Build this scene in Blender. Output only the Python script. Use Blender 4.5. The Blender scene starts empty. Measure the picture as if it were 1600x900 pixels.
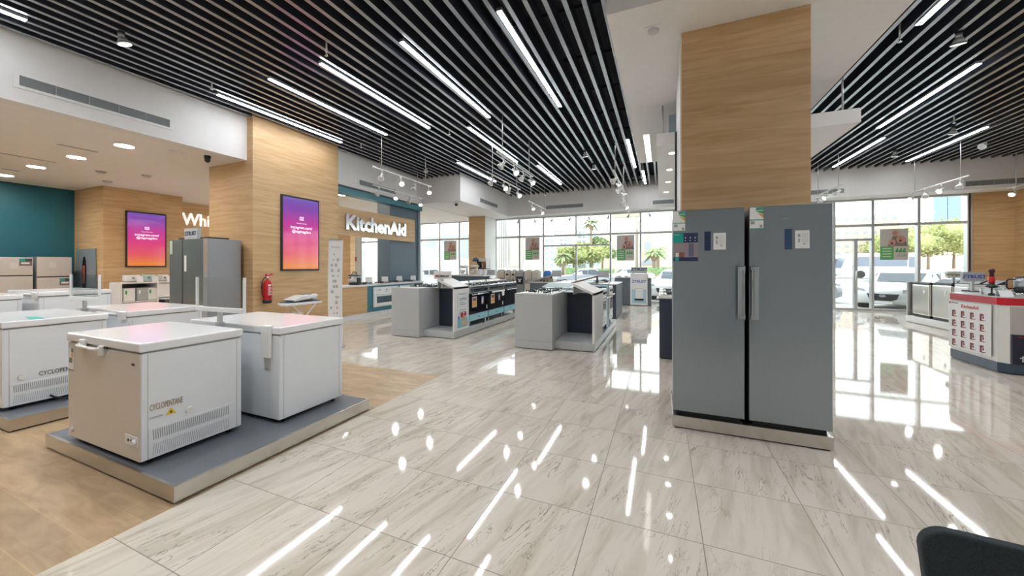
import bpy, bmesh, math, random
from mathutils import Vector, Matrix
random.seed(7)
S = bpy.context.scene
C = S.collection
PI = math.pi

# ------------------------------------------------------------------ camera, world, exposure
CAM_H, CAM_F, CAM_YAW, HOR = 1.5, 565.07, 0.39303, 416.36
cam_d = bpy.data.cameras.new('camera'); cam = bpy.data.objects.new('camera', cam_d); C.objects.link(cam)
cam.location = (0, 0, CAM_H); cam.rotation_euler = (PI/2, 0, CAM_YAW)
cam_d.sensor_width = 36; cam_d.lens = CAM_F*36/1600
cam_d.shift_y = -(450-HOR)/1600
cam_d.clip_start = 0.05; cam_d.clip_end = 600
S.camera = cam
S.view_settings.view_transform = 'Standard'; S.view_settings.look = 'None'
S.view_settings.gamma = 1; S.view_settings.exposure = 0.3
S.view_settings.use_curve_mapping = False
S.cycles.use_denoising = True
S.cycles.max_bounces = 10; S.cycles.diffuse_bounces = 5; S.cycles.glossy_bounces = 5
S.cycles.transparent_max_bounces = 12; S.cycles.transmission_bounces = 6
S.cycles.caustics_reflective = False; S.cycles.caustics_refractive = False
S.cycles.sample_clamp_indirect = 6
SKY, TUBE, DOWN, WARM = 3.4, 36.0, 80.0, 5.0
SPOT_W, FLOOD_W, DOWN_W = 45.0, 165.0, 95.0
wd = bpy.data.worlds.new('world'); S.world = wd; wd.use_nodes = True
wn = wd.node_tree; bg = wn.nodes['Background']
tc = wn.nodes.new('ShaderNodeTexCoord'); nz = wn.nodes.new('ShaderNodeTexNoise'); nz.inputs['Scale'].default_value = 1.6
mr = wn.nodes.new('ShaderNodeMix'); mr.data_type = 'RGBA'
mr.inputs['A'].default_value = (0.90, 0.95, 1.0, 1); mr.inputs['B'].default_value = (1.0, 1.0, 1.0, 1)
wn.links.new(tc.outputs['Generated'], nz.inputs['Vector']); wn.links.new(nz.outputs['Fac'], mr.inputs['Factor'])
wn.links.new(mr.outputs['Result'], bg.inputs['Color']); bg.inputs['Strength'].default_value = SKY

# ------------------------------------------------------------------ pixel helpers (point seen at a pixel on a known plane)
_c, _s = math.cos(CAM_YAW), math.sin(CAM_YAW)
def onZ(px, py, Z=0):
    d = CAM_F*(CAM_H-Z)/(py-HOR); r = (px-800)/CAM_F*d
    return (r*_c-d*_s, r*_s+d*_c, Z)
def onY(px, py, Y):
    k = (px-800)/CAM_F; d = Y/(k*_s+_c)
    return (k*d*_c-d*_s, Y, CAM_H-(py-HOR)*d/CAM_F)
def onX(px, py, X):
    k = (px-800)/CAM_F; d = X/(k*_c-_s)
    return (X, k*d*_s+d*_c, CAM_H-(py-HOR)*d/CAM_F)

# ------------------------------------------------------------------ materials
MATS = {}
def nodes(name):
    m = bpy.data.materials.new(name); m.use_nodes = True
    nt = m.node_tree; b = nt.nodes['Principled BSDF']
    return m, nt, b
def N(nt, t, **kw):
    n = nt.nodes.new('ShaderNode'+t)
    for k, v in kw.items():
        if k in n.inputs: n.inputs[k].default_value = v
        else: setattr(n, k, v)
    return n
def M(name, col, rough=0.5, metal=0.0, emis=0.0, ecol=None, coat=0.0, noise=0.04, nscale=8.0, alpha=1.0):
    if name in MATS: return MATS[name]
    m, nt, b = nodes(name)
    b.inputs['Roughness'].default_value = rough; b.inputs['Metallic'].default_value = metal
    b.inputs['Coat Weight'].default_value = coat
    b.inputs['Coat Roughness'].default_value = 0.06
    t = N(nt, 'TexCoord'); n = N(nt, 'TexNoise', Scale=nscale, Detail=3.0)
    nt.links.new(t.outputs['Object'], n.inputs['Vector'])
    mx = N(nt, 'Mix', data_type='RGBA')
    mx.inputs['A'].default_value = tuple(c*(1-noise) for c in col)+(1,)
    mx.inputs['B'].default_value = tuple(min(1, c*(1+noise)) for c in col)+(1,)
    nt.links.new(n.outputs['Fac'], mx.inputs['Factor']); nt.links.new(mx.outputs['Result'], b.inputs['Base Color'])
    if emis:
        b.inputs['Emission Color'].default_value = tuple(ecol or col)+(1,)
        b.inputs['Emission Strength'].default_value = emis
    if alpha < 1: b.inputs['Alpha'].default_value = alpha
    MATS[name] = m
    return m

def wood(name, c1, c2, axis='x', scale=1.0, rough=0.45, contrast=(0.3, 0.7)):
    m, nt, b = nodes(name)
    t = N(nt, 'TexCoord'); mp = N(nt, 'Mapping')
    mp.inputs['Scale'].default_value = (0.55*scale, 0.55*scale, 7.5*scale) if axis == 'x' else (16*scale, 16*scale, 1*scale)
    n = N(nt, 'TexNoise', Scale=1.8, Detail=9.0, Roughness=0.60, Distortion=0.7)
    nt.links.new(t.outputs['Object'], mp.inputs['Vector']); nt.links.new(mp.outputs['Vector'], n.inputs['Vector'])
    r = N(nt, 'ValToRGB'); r.color_ramp.elements[0].color = c1+(1,); r.color_ramp.elements[1].color = c2+(1,)
    r.color_ramp.elements[0].position, r.color_ramp.elements[1].position = contrast
    nt.links.new(n.outputs['Fac'], r.inputs['Fac']); nt.links.new(r.outputs['Color'], b.inputs['Base Color'])
    b.inputs['Roughness'].default_value = rough
    MATS[name] = m
    return m
def brushed(name, col, rough=0.3, axis='z', amt=0.12, metal=1.0):
    m, nt, b = nodes(name)
    t = N(nt, 'TexCoord'); mp = N(nt, 'Mapping')
    mp.inputs['Scale'].default_value = (90, 90, 1.5) if axis == 'z' else (2, 2, 120)
    n = N(nt, 'TexNoise', Scale=3.0, Detail=4.0)
    nt.links.new(t.outputs['Object'], mp.inputs['Vector']); nt.links.new(mp.outputs['Vector'], n.inputs['Vector'])
    mx = N(nt, 'Mix', data_type='RGBA')
    mx.inputs['A'].default_value = tuple(c*(1-amt) for c in col)+(1,); mx.inputs['B'].default_value = tuple(min(1, c*(1+amt)) for c in col)+(1,)
    nt.links.new(n.outputs['Fac'], mx.inputs['Factor']); nt.links.new(mx.outputs['Result'], b.inputs['Base Color'])
    b.inputs['Roughness'].default_value = rough; b.inputs['Metallic'].default_value = metal
    MATS[name] = m
    return m
def gradient_screen(name, stops, strength, z0, z1):
    m, nt, b = nodes(name)
    t = N(nt, 'TexCoord'); sp = N(nt, 'SeparateXYZ'); mr = N(nt, 'MapRange')
    mr.inputs['From Min'].default_value = z0; mr.inputs['From Max'].default_value = z1
    nt.links.new(t.outputs['Object'], sp.inputs[0]); nt.links.new(sp.outputs['Z'], mr.inputs['Value'])
    r = N(nt, 'ValToRGB'); nt.links.new(mr.outputs[0], r.inputs['Fac'])
    els = r.color_ramp.elements
    els[0].position, els[0].color = stops[0][0], stops[0][1]+(1,)
    els[1].position, els[1].color = stops[-1][0], stops[-1][1]+(1,)
    for p, c in stops[1:-1]:
        e = els.new(p); e.color = c+(1,)
    b.inputs['Base Color'].default_value = (0.02, 0.02, 0.02, 1); b.inputs['Roughness'].default_value = 0.08
    nt.links.new(r.outputs['Color'], b.inputs['Emission Color']); b.inputs['Emission Strength'].default_value = strength
    MATS[name] = m
    return m
def clear(name, tint=(0.97, 0.99, 0.98), refl=0.10, ior=1.45):
    m = bpy.data.materials.new(name); m.use_nodes = True; nt = m.node_tree
    nt.nodes.remove(nt.nodes['Principled BSDF']); out = nt.nodes['Material Output']
    tr = N(nt, 'BsdfTransparent'); tr.inputs['Color'].default_value = tint+(1,)
    gl = N(nt, 'BsdfGlossy'); gl.inputs['Roughness'].default_value = 0.02; gl.inputs['Color'].default_value = (1, 1, 1, 1)
    fr = N(nt, 'LayerWeight', Blend=0.5); pw = N(nt, 'Math', operation='POWER'); pw.inputs[1].default_value = 4.0
    nt.links.new(fr.outputs['Facing'], pw.inputs[0]); mu = N(nt, 'Math', operation='MULTIPLY_ADD'); mu.inputs[1].default_value = refl*7; mu.inputs[2].default_value = refl*0.3
    nt.links.new(pw.outputs[0], mu.inputs[0])
    n = N(nt, 'TexNoise', Scale=3.0); ad = N(nt, 'Math', operation='MULTIPLY'); ad.inputs[1].default_value = 0.02
    nt.links.new(n.outputs['Fac'], ad.inputs[0]); ad2 = N(nt, 'Math', operation='ADD', use_clamp=True)
    nt.links.new(mu.outputs[0], ad2.inputs[0]); nt.links.new(ad.outputs[0], ad2.inputs[1])
    mx = N(nt, 'MixShader'); nt.links.new(ad2.outputs[0], mx.inputs[0]); nt.links.new(tr.outputs[0], mx.inputs[1]); nt.links.new(gl.outputs[0], mx.inputs[2])
    nt.links.new(mx.outputs[0], out.inputs[0])
    MATS[name] = m
    return m

def floor_marble():
    m, nt, b = nodes('marble_tiles')
    L = nt.links.new
    geo = N(nt, 'NewGeometry'); sp = N(nt, 'SeparateXYZ'); L(geo.outputs['Position'], sp.inputs[0])
    def cell(sock, off, size):
        a = N(nt, 'Math', operation='SUBTRACT'); a.inputs[1].default_value = off; L(sock, a.inputs[0])
        d = N(nt, 'Math', operation='DIVIDE'); d.inputs[1].default_value = size; L(a.outputs[0], d.inputs[0])
        f = N(nt, 'Math', operation='FRACT'); L(d.outputs[0], f.inputs[0])
        g = N(nt, 'Math', operation='FLOOR'); L(d.outputs[0], g.inputs[0])
        # distance to edge
        s = N(nt, 'Math', operation='SUBTRACT'); s.inputs[1].default_value = 0.5; L(f.outputs[0], s.inputs[0])
        ab = N(nt, 'Math', operation='ABSOLUTE'); L(s.outputs[0], ab.inputs[0])
        gt = N(nt, 'Math', operation='GREATER_THAN'); gt.inputs[1].default_value = 0.4958; L(ab.outputs[0], gt.inputs[0])
        return g.outputs[0], gt.outputs[0]
    gx, ex = cell(sp.outputs['X'], -1.006, 0.606); gy, ey = cell(sp.outputs['Y'], 1.6017, 0.5989)
    mxg = N(nt, 'Math', operation='MAXIMUM'); L(ex, mxg.inputs[0]); L(ey, mxg.inputs[1])
    cb = N(nt, 'CombineXYZ'); L(gx, cb.inputs[0]); L(gy, cb.inputs[1])
    wn_ = N(nt, 'TexWhiteNoise', noise_dimensions='3D'); L(cb.outputs[0], wn_.inputs['Vector'])
    vs = N(nt, 'VectorMath', operation='SCALE'); vs.inputs['Scale'].default_value = 20; L(wn_.outputs['Color'], vs.inputs[0])
    va = N(nt, 'VectorMath', operation='ADD'); L(geo.outputs['Position'], va.inputs[0]); L(vs.outputs[0], va.inputs[1])
    rt = N(nt, 'VectorRotate', rotation_type='Z_AXIS'); rt.inputs['Angle'].default_value = math.radians(12); L(va.outputs[0], rt.inputs['Vector'])
    mp = N(nt, 'Mapping'); mp.inputs['Scale'].default_value = (6.5, 0.85, 1); L(rt.outputs[0], mp.inputs['Vector'])
    n1 = N(nt, 'TexNoise', Scale=1.5, Detail=5.0, Roughness=0.55, Distortion=0.9); L(mp.outputs[0], n1.inputs['Vector'])
    r1 = N(nt, 'ValToRGB'); els = r1.color_ramp.elements
    els[0].position = 0.30; els[0].color = (0.475, 0.42, 0.345, 1); els[1].position = 0.55; els[1].color = (0.61, 0.56, 0.485, 1)
    L(n1.outputs['Fac'], r1.inputs['Fac'])
    # thin darker veins
    n2 = N(nt, 'TexNoise', Scale=1.7, Detail=6.0, Roughness=0.62, Distortion=0.9); L(mp.outputs[0], n2.inputs['Vector'])
    s2 = N(nt, 'Math', operation='SUBTRACT'); s2.inputs[1].default_value = 0.5; L(n2.outputs['Fac'], s2.inputs[0])
    a2 = N(nt, 'Math', operation='ABSOLUTE'); L(s2.outputs[0], a2.inputs[0])
    r2 = N(nt, 'MapRange'); r2.inputs['From Min'].default_value = 0.0; r2.inputs['From Max'].default_value = 0.010
    r2.inputs['To Min'].default_value = 1; r2.inputs['To Max'].default_value = 0; L(a2.outputs[0], r2.inputs['Value'])
    n3 = N(nt, 'TexNoise', Scale=2.2, Detail=2.0); L(va.outputs[0], n3.inputs['Vector'])
    r3 = N(nt, 'MapRange'); r3.inputs['From Min'].default_value = 0.44; r3.inputs['From Max'].default_value = 0.60; L(n3.outputs['Fac'], r3.inputs['Value'])
    m3 = N(nt, 'Math', operation='MULTIPLY'); L(r2.outputs[0], m3.inputs[0]); L(r3.outputs[0], m3.inputs[1])
    m4 = N(nt, 'Math', operation='MULTIPLY'); m4.inputs[1].default_value = 0.9; L(m3.outputs[0], m4.inputs[0])
    mx = N(nt, 'Mix', data_type='RGBA'); L(m4.outputs[0], mx.inputs['Factor']); L(r1.outputs['Color'], mx.inputs['A'])
    mx.inputs['B'].default_value = (0.15, 0.12, 0.085, 1)
    mg = N(nt, 'Mix', data_type='RGBA'); L(mxg.outputs[0], mg.inputs['Factor']); L(mx.outputs['Result'], mg.inputs['A'])
    mg.inputs['B'].default_value = (0.20, 0.17, 0.14, 1)
    L(mg.outputs['Result'], b.inputs['Base Color'])
    rr = N(nt, 'MapRange'); rr.inputs['To Min'].default_value = 0.045; rr.inputs['To Max'].default_value = 0.5; L(mxg.outputs[0], rr.inputs['Value'])
    L(rr.outputs[0], b.inputs['Roughness'])
    b.inputs['IOR'].default_value = 1.62
    MATS['marble_tiles'] = m
    return m
def floor_oak():
    m, nt, b = nodes('oak_planks')
    L = nt.links.new
    geo = N(nt, 'NewGeometry'); sp = N(nt, 'SeparateXYZ'); L(geo.outputs['Position'], sp.inputs[0])
    br = N(nt, 'TexBrick', offset=0.37, Scale=1.0)
    br.inputs['Brick Width'].default_value = 1.2; br.inputs['Row Height'].default_value = 0.2
    br.inputs['Mortar Size'].default_value = 0.0018; br.inputs['Mortar Smooth'].default_value = 0.3; br.inputs['Bias'].default_value = 0
    br.inputs['Color1'].default_value = (0.95, 0.95, 0.95, 1); br.inputs['Color2'].default_value = (1.1, 1.1, 1.1, 1); br.inputs['Mortar'].default_value = (1.35, 1.3, 1.2, 1)
    of = N(nt, 'VectorMath', operation='ADD'); of.inputs[1].default_value = (0.2, 0.065, 0); L(geo.outputs['Position'], of.inputs[0]); L(of.outputs[0], br.inputs['Vector'])
    mp = N(nt, 'Mapping'); mp.inputs['Scale'].default_value = (1.2, 5, 1); L(geo.outputs['Position'], mp.inputs['Vector'])
    n = N(nt, 'TexNoise', Scale=2.2, Detail=6.0, Roughness=0.6, Distortion=0.6); L(mp.outputs[0], n.inputs['Vector'])
    r = N(nt, 'ValToRGB'); els = r.color_ramp.elements
    els[0].position = 0.3; els[0].color = (0.27, 0.18, 0.095, 1); els[1].position = 0.72; els[1].color = (0.45, 0.32, 0.19, 1)
    L(n.outputs['Fac'], r.inputs['Fac'])
    n2 = N(nt, 'TexNoise', Scale=5.0, Detail=1.0); L(geo.outputs['Position'], n2.inputs['Vector'])
    k = N(nt, 'MapRange'); k.inputs['From Min'].default_value = 0.72; k.inputs['From Max'].default_value = 0.78; k.inputs['To Min'].default_value = 1; k.inputs['To Max'].default_value = 0.6
    L(n2.outputs['Fac'], k.inputs['Value'])
    mu = N(nt, 'Mix', data_type='RGBA', blend_type='MULTIPLY'); mu.inputs['Factor'].default_value = 1
    L(r.outputs['Color'], mu.inputs['A']); L(br.outputs['Color'], mu.inputs['B'])
    mu2 = N(nt, 'Mix', data_type='RGBA', blend_type='MULTIPLY'); mu2.inputs['Factor'].default_value = 1
    L(mu.outputs['Result'], mu2.inputs['A']); L(k.outputs[0], mu2.inputs['B'])
    L(mu2.outputs['Result'], b.inputs['Base Color']); b.inputs['Roughness'].default_value = 0.36
    MATS['oak_planks'] = m
    return m

white = M('white_paint', (0.80, 0.79, 0.785), 0.7)
ceilw = M('ceiling_white', (0.84, 0.82, 0.80), 0.8)
whiteg = M('white_gloss', (0.84, 0.85, 0.86), 0.12, noise=0.01)
whitel = M('white_lacquer', (0.79, 0.82, 0.85), 0.3, noise=0.02)
grey_lam = M('grey_laminate', (0.50, 0.52, 0.53), 0.38, noise=0.02)
slatm = M('slat_paint', (0.030, 0.034, 0.046), 0.35)
void = M('void_black', (0.03, 0.03, 0.036), 0.9)
oak = wood('oak_veneer', (0.50, 0.305, 0.135), (0.69, 0.48, 0.265), 'x')
teal = M('teal_paint', (0.004, 0.08, 0.11), 0.4)
teals = M('teal_trim', (0.05, 0.20, 0.25), 0.4)
slate = M('slate_blue', (0.10, 0.15, 0.19), 0.42)
steel = brushed('brushed_steel', (0.62, 0.60, 0.56), 0.24, 'x')
fridge_ss = brushed('fridge_steel', (0.33, 0.375, 0.41), 0.30, 'z', 0.06, 0.9)
fridge_side = M('fridge_side', (0.22, 0.24, 0.25), 0.4, 0.3)
silver = M('silver_front', (0.66, 0.64, 0.61), 0.30, 0.35, noise=0.02)
plat = M('platform_grey', (0.13, 0.14, 0.16), 0.38)
dark = M('dark_panel', (0.035, 0.045, 0.07), 0.4)
darkgrey = M('dark_grey', (0.13, 0.15, 0.17), 0.4)
black = M('black_plastic', (0.012, 0.013, 0.016), 0.35)
blackg = M('black_glass', (0.01, 0.01, 0.012), 0.05)
chrome = M('chrome', (0.75, 0.76, 0.77), 0.15, 1.0, noise=0.01)
redp = M('red_paint', (0.55, 0.012, 0.02), 0.3)
alum = M('aluminium', (0.52, 0.53, 0.53), 0.35, 0.7)
plast = M('white_plastic', (0.80, 0.80, 0.79), 0.4)
cream = M('cream_plastic', (0.62, 0.56, 0.47), 0.4)
glass = clear('window_glass', (0.95, 0.985, 0.98), 0.08)
acryl = clear('clear_acrylic', (0.96, 0.975, 0.975), 0.10)
tube_e = M('tube_diffuser', (1, 1, 1), 0.5, emis=TUBE, ecol=(0.93, 0.96, 1.0))
down_e = M('downlight_diffuser', (1, 1, 1), 0.5, emis=DOWN, ecol=(1.0, 0.93, 0.84))
spot_e = M('spot_lens', (1, 1, 1), 0.5, emis=WARM, ecol=(1.0, 0.98, 0.95))
dim_lens = M('unlit_lens', (0.7, 0.72, 0.75), 0.1, 0.3)
green = M('print_green', (0.05, 0.36, 0.10), 0.5)
tealp = M('print_teal', (0.0, 0.33, 0.27), 0.5)
paper = M('paper_white', (0.80, 0.80, 0.80), 0.6)
paperb = M('paper_beige', (0.66, 0.58, 0.48), 0.6)
skin = M('print_skin', (0.45, 0.22, 0.15), 0.6)
maroon = M('print_maroon', (0.25, 0.05, 0.05), 0.6)
ink = M('print_ink', (0.05, 0.05, 0.06), 0.6)
inkg = M('print_grey', (0.35, 0.36, 0.38), 0.6)
navy = M('print_navy', (0.02, 0.03, 0.09), 0.5)
bluep = M('print_blue', (0.03, 0.08, 0.5), 0.5)
orange = M('print_orange', (0.75, 0.35, 0.05), 0.5)
yellow = M('warning_yellow', (0.80, 0.52, 0.02), 0.5)
aqua = M('aqua_panel', (0.30, 0.62, 0.70), 0.3)
fabric = M('chair_fabric', (.028, .036, .041), 0.95, noise=0.75, nscale=380)
gold = M('print_brown', (0.36, 0.25, 0.12), 0.5)

# ------------------------------------------------------------------ mesh builder
class MB:
    def __init__(s): s.bm = bmesh.new(); s.mi = 0
    def _mark(s, faces):
        for f in faces: f.material_index = s.mi
    def box(s, x0, x1, y0, y1, z0, z1, bev=0.0, seg=2, R=None):
        t = bmesh.new(); bmesh.ops.create_cube(t, size=1)
        bmesh.ops.scale(t, vec=(x1-x0, y1-y0, z1-z0), verts=t.verts)
        if bev > 0: bmesh.ops.bevel(t, geom=list(t.edges), offset=bev, segments=seg, affect='EDGES', profile=0.5)
        bmesh.ops.translate(t, vec=((x0+x1)/2, (y0+y1)/2, (z0+z1)/2), verts=t.verts)
        if R is not None: bmesh.ops.transform(t, matrix=R, verts=t.verts)
        s._join(t); return s
    def _join(s, t, smooth=False):
        mp = {v: s.bm.verts.new(v.co) for v in t.verts}
        for f in t.faces:
            try:
                g = s.bm.faces.new([mp[v] for v in f.verts]); g.material_index = s.mi; g.smooth = smooth or f.smooth
            except ValueError: pass
        t.free()
    def cyl(s, p0, p1, r0, r1=None, seg=16, smooth=True, caps=True):
        r1 = r0 if r1 is None else r1
        p0, p1 = Vector(p0), Vector(p1); d = p1-p0
        t = bmesh.new(); bmesh.ops.create_cone(t, cap_ends=caps, segments=seg, radius1=r0, radius2=r1, depth=d.length)
        for f in t.faces: f.smooth = smooth and len(f.verts) == 4
        q = d.to_track_quat('Z', 'Y').to_matrix().to_4x4(); q.translation = (p0+p1)/2
        bmesh.ops.transform(t, matrix=q, verts=t.verts); s._join(t); return s
    def tube(s, pts, r, seg=8):
        for a, b in zip(pts, pts[1:]): s.cyl(a, b, r, seg=seg)
        for p in pts[1:-1]: s.ball(p, r, 1)
        return s
    def ball(s, c, r, sub=2, sc=(1, 1, 1)):
        t = bmesh.new(); bmesh.ops.create_icosphere(t, subdivisions=sub, radius=r)
        bmesh.ops.scale(t, vec=sc, verts=t.verts); bmesh.ops.translate(t, vec=c, verts=t.verts)
        for f in t.faces: f.smooth = True
        s._join(t); return s
    def poly(s, pts):
        f = s.bm.faces.new([s.bm.verts.new(p) for p in pts]); f.material_index = s.mi; return s
    def prism(s, pts, vec, bev=0.0):
        """closed outline pts (3-D) extruded by vec"""
        t = bmesh.new(); v = Vector(vec)
        a = [t.verts.new(p) for p in pts]; b = [t.verts.new(Vector(p)+v) for p in pts]; n = len(pts)
        t.faces.new(a); t.faces.new(b[::-1])
        for i in range(n): t.faces.new([a[i], b[i], b[(i+1) % n], a[(i+1) % n]])
        bmesh.ops.recalc_face_normals(t, faces=t.faces)
        if bev > 0: bmesh.ops.bevel(t, geom=list(t.edges), offset=bev, segments=2, affect='EDGES', profile=0.5)
        s._join(t); return s
    def lathe(s, prof, c=(0, 0, 0), seg=24):
        t = bmesh.new(); rings = []
        for r, z in prof:
            rings.append([t.verts.new((c[0]+r*math.cos(2*PI*i/seg), c[1]+r*math.sin(2*PI*i/seg), c[2]+z)) for i in range(seg)])
        for a, b in zip(rings, rings[1:]):
            for i in range(seg):
                f = t.faces.new([a[i], a[(i+1) % seg], b[(i+1) % seg], b[i]]); f.smooth = True
        if prof[0][0] > 1e-4: t.faces.new(rings[0][::-1])
        if prof[-1][0] > 1e-4: t.faces.new(rings[-1])
        s._join(t); return s
    def use(s, i): s.mi = i; return s
    def build(s, name, mats, parent=None, loc=None, label=None, kind=None, recalc=True):
        if recalc: bmesh.ops.recalc_face_normals(s.bm, faces=s.bm.faces)
        me = bpy.data.meshes.new(name); s.bm.to_mesh(me); s.bm.free()
        for m in (mats if isinstance(mats, (list, tuple)) else [mats]): me.materials.append(m)
        o = bpy.data.objects.new(name, me); C.objects.link(o)
        if parent: o.parent = parent
        if loc: o.location = loc
        if label: o['label'] = label
        if kind: o['kind'] = kind
        return o
def thing(name, label, cat, loc=(0, 0, 0), rz=0.0, group=None):
    o = bpy.data.objects.new(name, None); C.objects.link(o); o.location = loc; o.rotation_euler = (0, 0, rz)
    o.empty_display_size = 0.1
    o['label'] = label; o['category'] = cat
    if group: o['group'] = group
    return o
def tag(o, label, cat, group=None):
    o['label'] = label; o['category'] = cat
    if group: o['group'] = group
    return o
def copy_tree(o, parent=None, loc=None, rz=None, label=None):
    c = o.copy(); C.objects.link(c); c.parent = parent
    if loc is not None: c.location = loc
    if rz is not None: c.rotation_euler = (0, 0, rz)
    if label: c['label'] = label
    for ch in [x for x in o.children]: copy_tree(ch, c)
    return c
def text(name, body, size, mat, parent=None, loc=(0, 0, 0), rot=(PI/2, 0, 0), ext=0.002, align='CENTER', sx=1.0, bold=0.0, shear=0.0, label=None):
    cu = bpy.data.curves.new(name, 'FONT'); cu.body = body; cu.size = size; cu.extrude = ext; cu.align_x = align
    cu.align_y = 'CENTER'; cu.offset = bold; cu.shear = shear; cu.resolution_u = 2
    tmp = bpy.data.objects.new('tmp_text', cu); C.objects.link(tmp)
    dg = bpy.context.evaluated_depsgraph_get(); dg.update()
    me = bpy.data.meshes.new_from_object(tmp.evaluated_get(dg))
    bpy.data.objects.remove(tmp); bpy.data.curves.remove(cu)
    me.name = name; me.materials.clear(); me.materials.append(mat)
    o = bpy.data.objects.new(name, me); C.objects.link(o); o.parent = parent
    o.location = loc; o.rotation_euler = rot; o.scale = (sx, 1, 1)
    if label: o['label'] = label
    return o
RX = (PI/2, 0, PI/2)      # text upright facing +X
RXN = (PI/2, 0, -PI/2)    # text upright facing -X
def struct(name, mb, mat):
    return mb.build(name, mat, kind='structure')

exec_parts = []
# ================================================================== STRUCTURE
marble = floor_marble(); oakf = floor_oak()
struct('floor', MB().box(-2.81, 10.6, -5, 16.05, -0.1, 0).box(-17.3, -2.81, 4.2, 16.05, -0.1, 0), marble)
struct('floor', MB().box(-17.3, -2.81, -5, 4.2, -0.1, 0), oakf)
ZL, ZS, YB, YW = 3.78, 4.7, 15.25, 16.05
struct('wall_back', MB().box(-17.3, 10.6, -5.15, -5, 0, 5.2), white)
struct('wall_left', MB().box(-16.5, -16.3, -5, 5.0, 0, ZL), teal)
struct('wall_left', MB().box(-16.5, -14.54, 5.0, 6.82, 0, ZL), oak)
struct('wall_left', MB().box(-15.8, -15.6, 6.82, 9.6, 0, ZL), oak)
struct('wall_left', MB().box(-17.4, -17.2, 6.8, YW+.1, 0, ZL), white)
struct('wall_right', MB().box(9.9, 10.1, 12.0, YW+.1, 0, 5.0), oak)
struct('wall_right', MB().box(9.9, 10.1, -5, 12.0, 0, 5.0), white)
struct('wall_rear', MB().box(8.98, 10.1, YW-.05, YW+.2, 0, 5.0), oak)
x0 = onY(545, 400, 13.6)[0]; x1 = onY(547.5, 400, 13.6)[0]
struct('wall_divider', MB().box(onY(520, 400, 13.6)[0], x1, 13.6, 13.9, 0, ZL), oak)
struct('wall_rear', MB().box(-17.3, onY(566, 400, YW)[0], YW-.05, YW+.2, 0, ZL), white)
# ceilings
struct('ceiling', MB().box(-17.3, -8.25, -5, YW+.1, ZL+.001, ZL+.3), ceilw)
struct('ceiling', MB().box(-8.5, -8.24, -5, 10.97, ZL, 5.1), white)
struct('ceiling', MB().box(-8.5, -6.5, 10.97, YB+.02, 3.80, 5.1), white)
struct('ceiling', MB().box(-6.5, 10.1, YB, YW+.2, 3.80, 5.1), white)
struct('ceiling', MB().box(-8.5, -6.5, YB+.02, YW+.2, 3.80, 5.1), white)
struct('ceiling', MB().box(-.53, 2.28, 3.83, 9.65, 4.1, 5.1), ceilw)
struct('ceiling', MB().box(-17.3, 10.6, -5.2, YW+.2, 5.15, 5.25), void)
# slatted ceiling: painted metal fins with hanger clips and cross carriers
mb = MB(); x = -0.65
while x > -8.2:
    mb.box(x-.028, x+.028, -1.5, YB+.05 if x > -6.45 else 11.0, ZS, ZS+.20); x -= .219
x = -0.65+.219
while x < 2.3:
    mb.box(x-.028, x+.028, -1.5, 3.8, ZS, ZS+.20); mb.box(x-.028, x+.028, 9.7, YB+.05, ZS, ZS+.20); x += .219
while x < 9.88:
    mb.box(x-.028, x+.028, -1.5, YB+.05, ZS, ZS+.20); x += .219
struct('ceiling_slats', mb, slatm)
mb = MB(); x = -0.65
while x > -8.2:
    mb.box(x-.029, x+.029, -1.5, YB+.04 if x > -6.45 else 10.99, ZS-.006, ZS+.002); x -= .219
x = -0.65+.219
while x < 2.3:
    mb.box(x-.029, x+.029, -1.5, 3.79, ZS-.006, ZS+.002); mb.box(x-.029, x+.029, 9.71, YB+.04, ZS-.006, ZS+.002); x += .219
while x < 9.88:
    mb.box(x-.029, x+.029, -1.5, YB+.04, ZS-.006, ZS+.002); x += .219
struct('ceiling_slat_sheen', mb, M('slat_sheen', (.42, .44, .47), .25, .6))  # pale strips: floor light reflected by the slat bottoms, put into the colour
mb = MB()
y = -1.0
while y < YB:
    for a, b in ((-8.2 if y < 10.9 else -6.45, -.58), (2.32, 9.88)):
        mb.box(a, b, y-.02, y+.02, ZS+.202, ZS+.25)
    y += 1.15
struct('ceiling_carriers', mb, void)
struct('trim_1', MB().box(-.60, -.545, 3.0, 15.2, ZS-.005, ZS+.3).box(-.60, -.545, -1.5, 3.0, ZS-.005, ZS+.3), void)
# ---- columns
struct('wall_column', MB().box(-9.59, -8.05, 5.0, 7.2, 0, 5.1), oak)
yb = onX(1054.5, 400, .2)[1]
struct('wall_column', MB().box(.2, 1.36, 4.47, min(yb, 6.0), 0, 4.1).box(.19, 1.365, 4.455, 4.475, 0, 4.1), white)
struct('wall_column', MB().box(.203, 1.362, 4.44, 4.456, 0, 4.098), oak)
cy_ = min(onX(1057.5, 300, .19)[1], 5.7)
struct('trim_4', MB().box(.165, .19, cy_-.05, cy_+.05, 0, 3.35), black)
XC = onY(776, 400, YW)[0]; YC = onX(758, 400, XC)[1]; XC0 = onY(733, 343, YC)[0]
struct('wall_column', MB().box(XC0, XC, YC, YW-.1, 0, 3.8), white)
struct('wall_column', MB().box(XC0, XC+.004, YC-.03, YC, 0, 3.8), oak)
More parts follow.
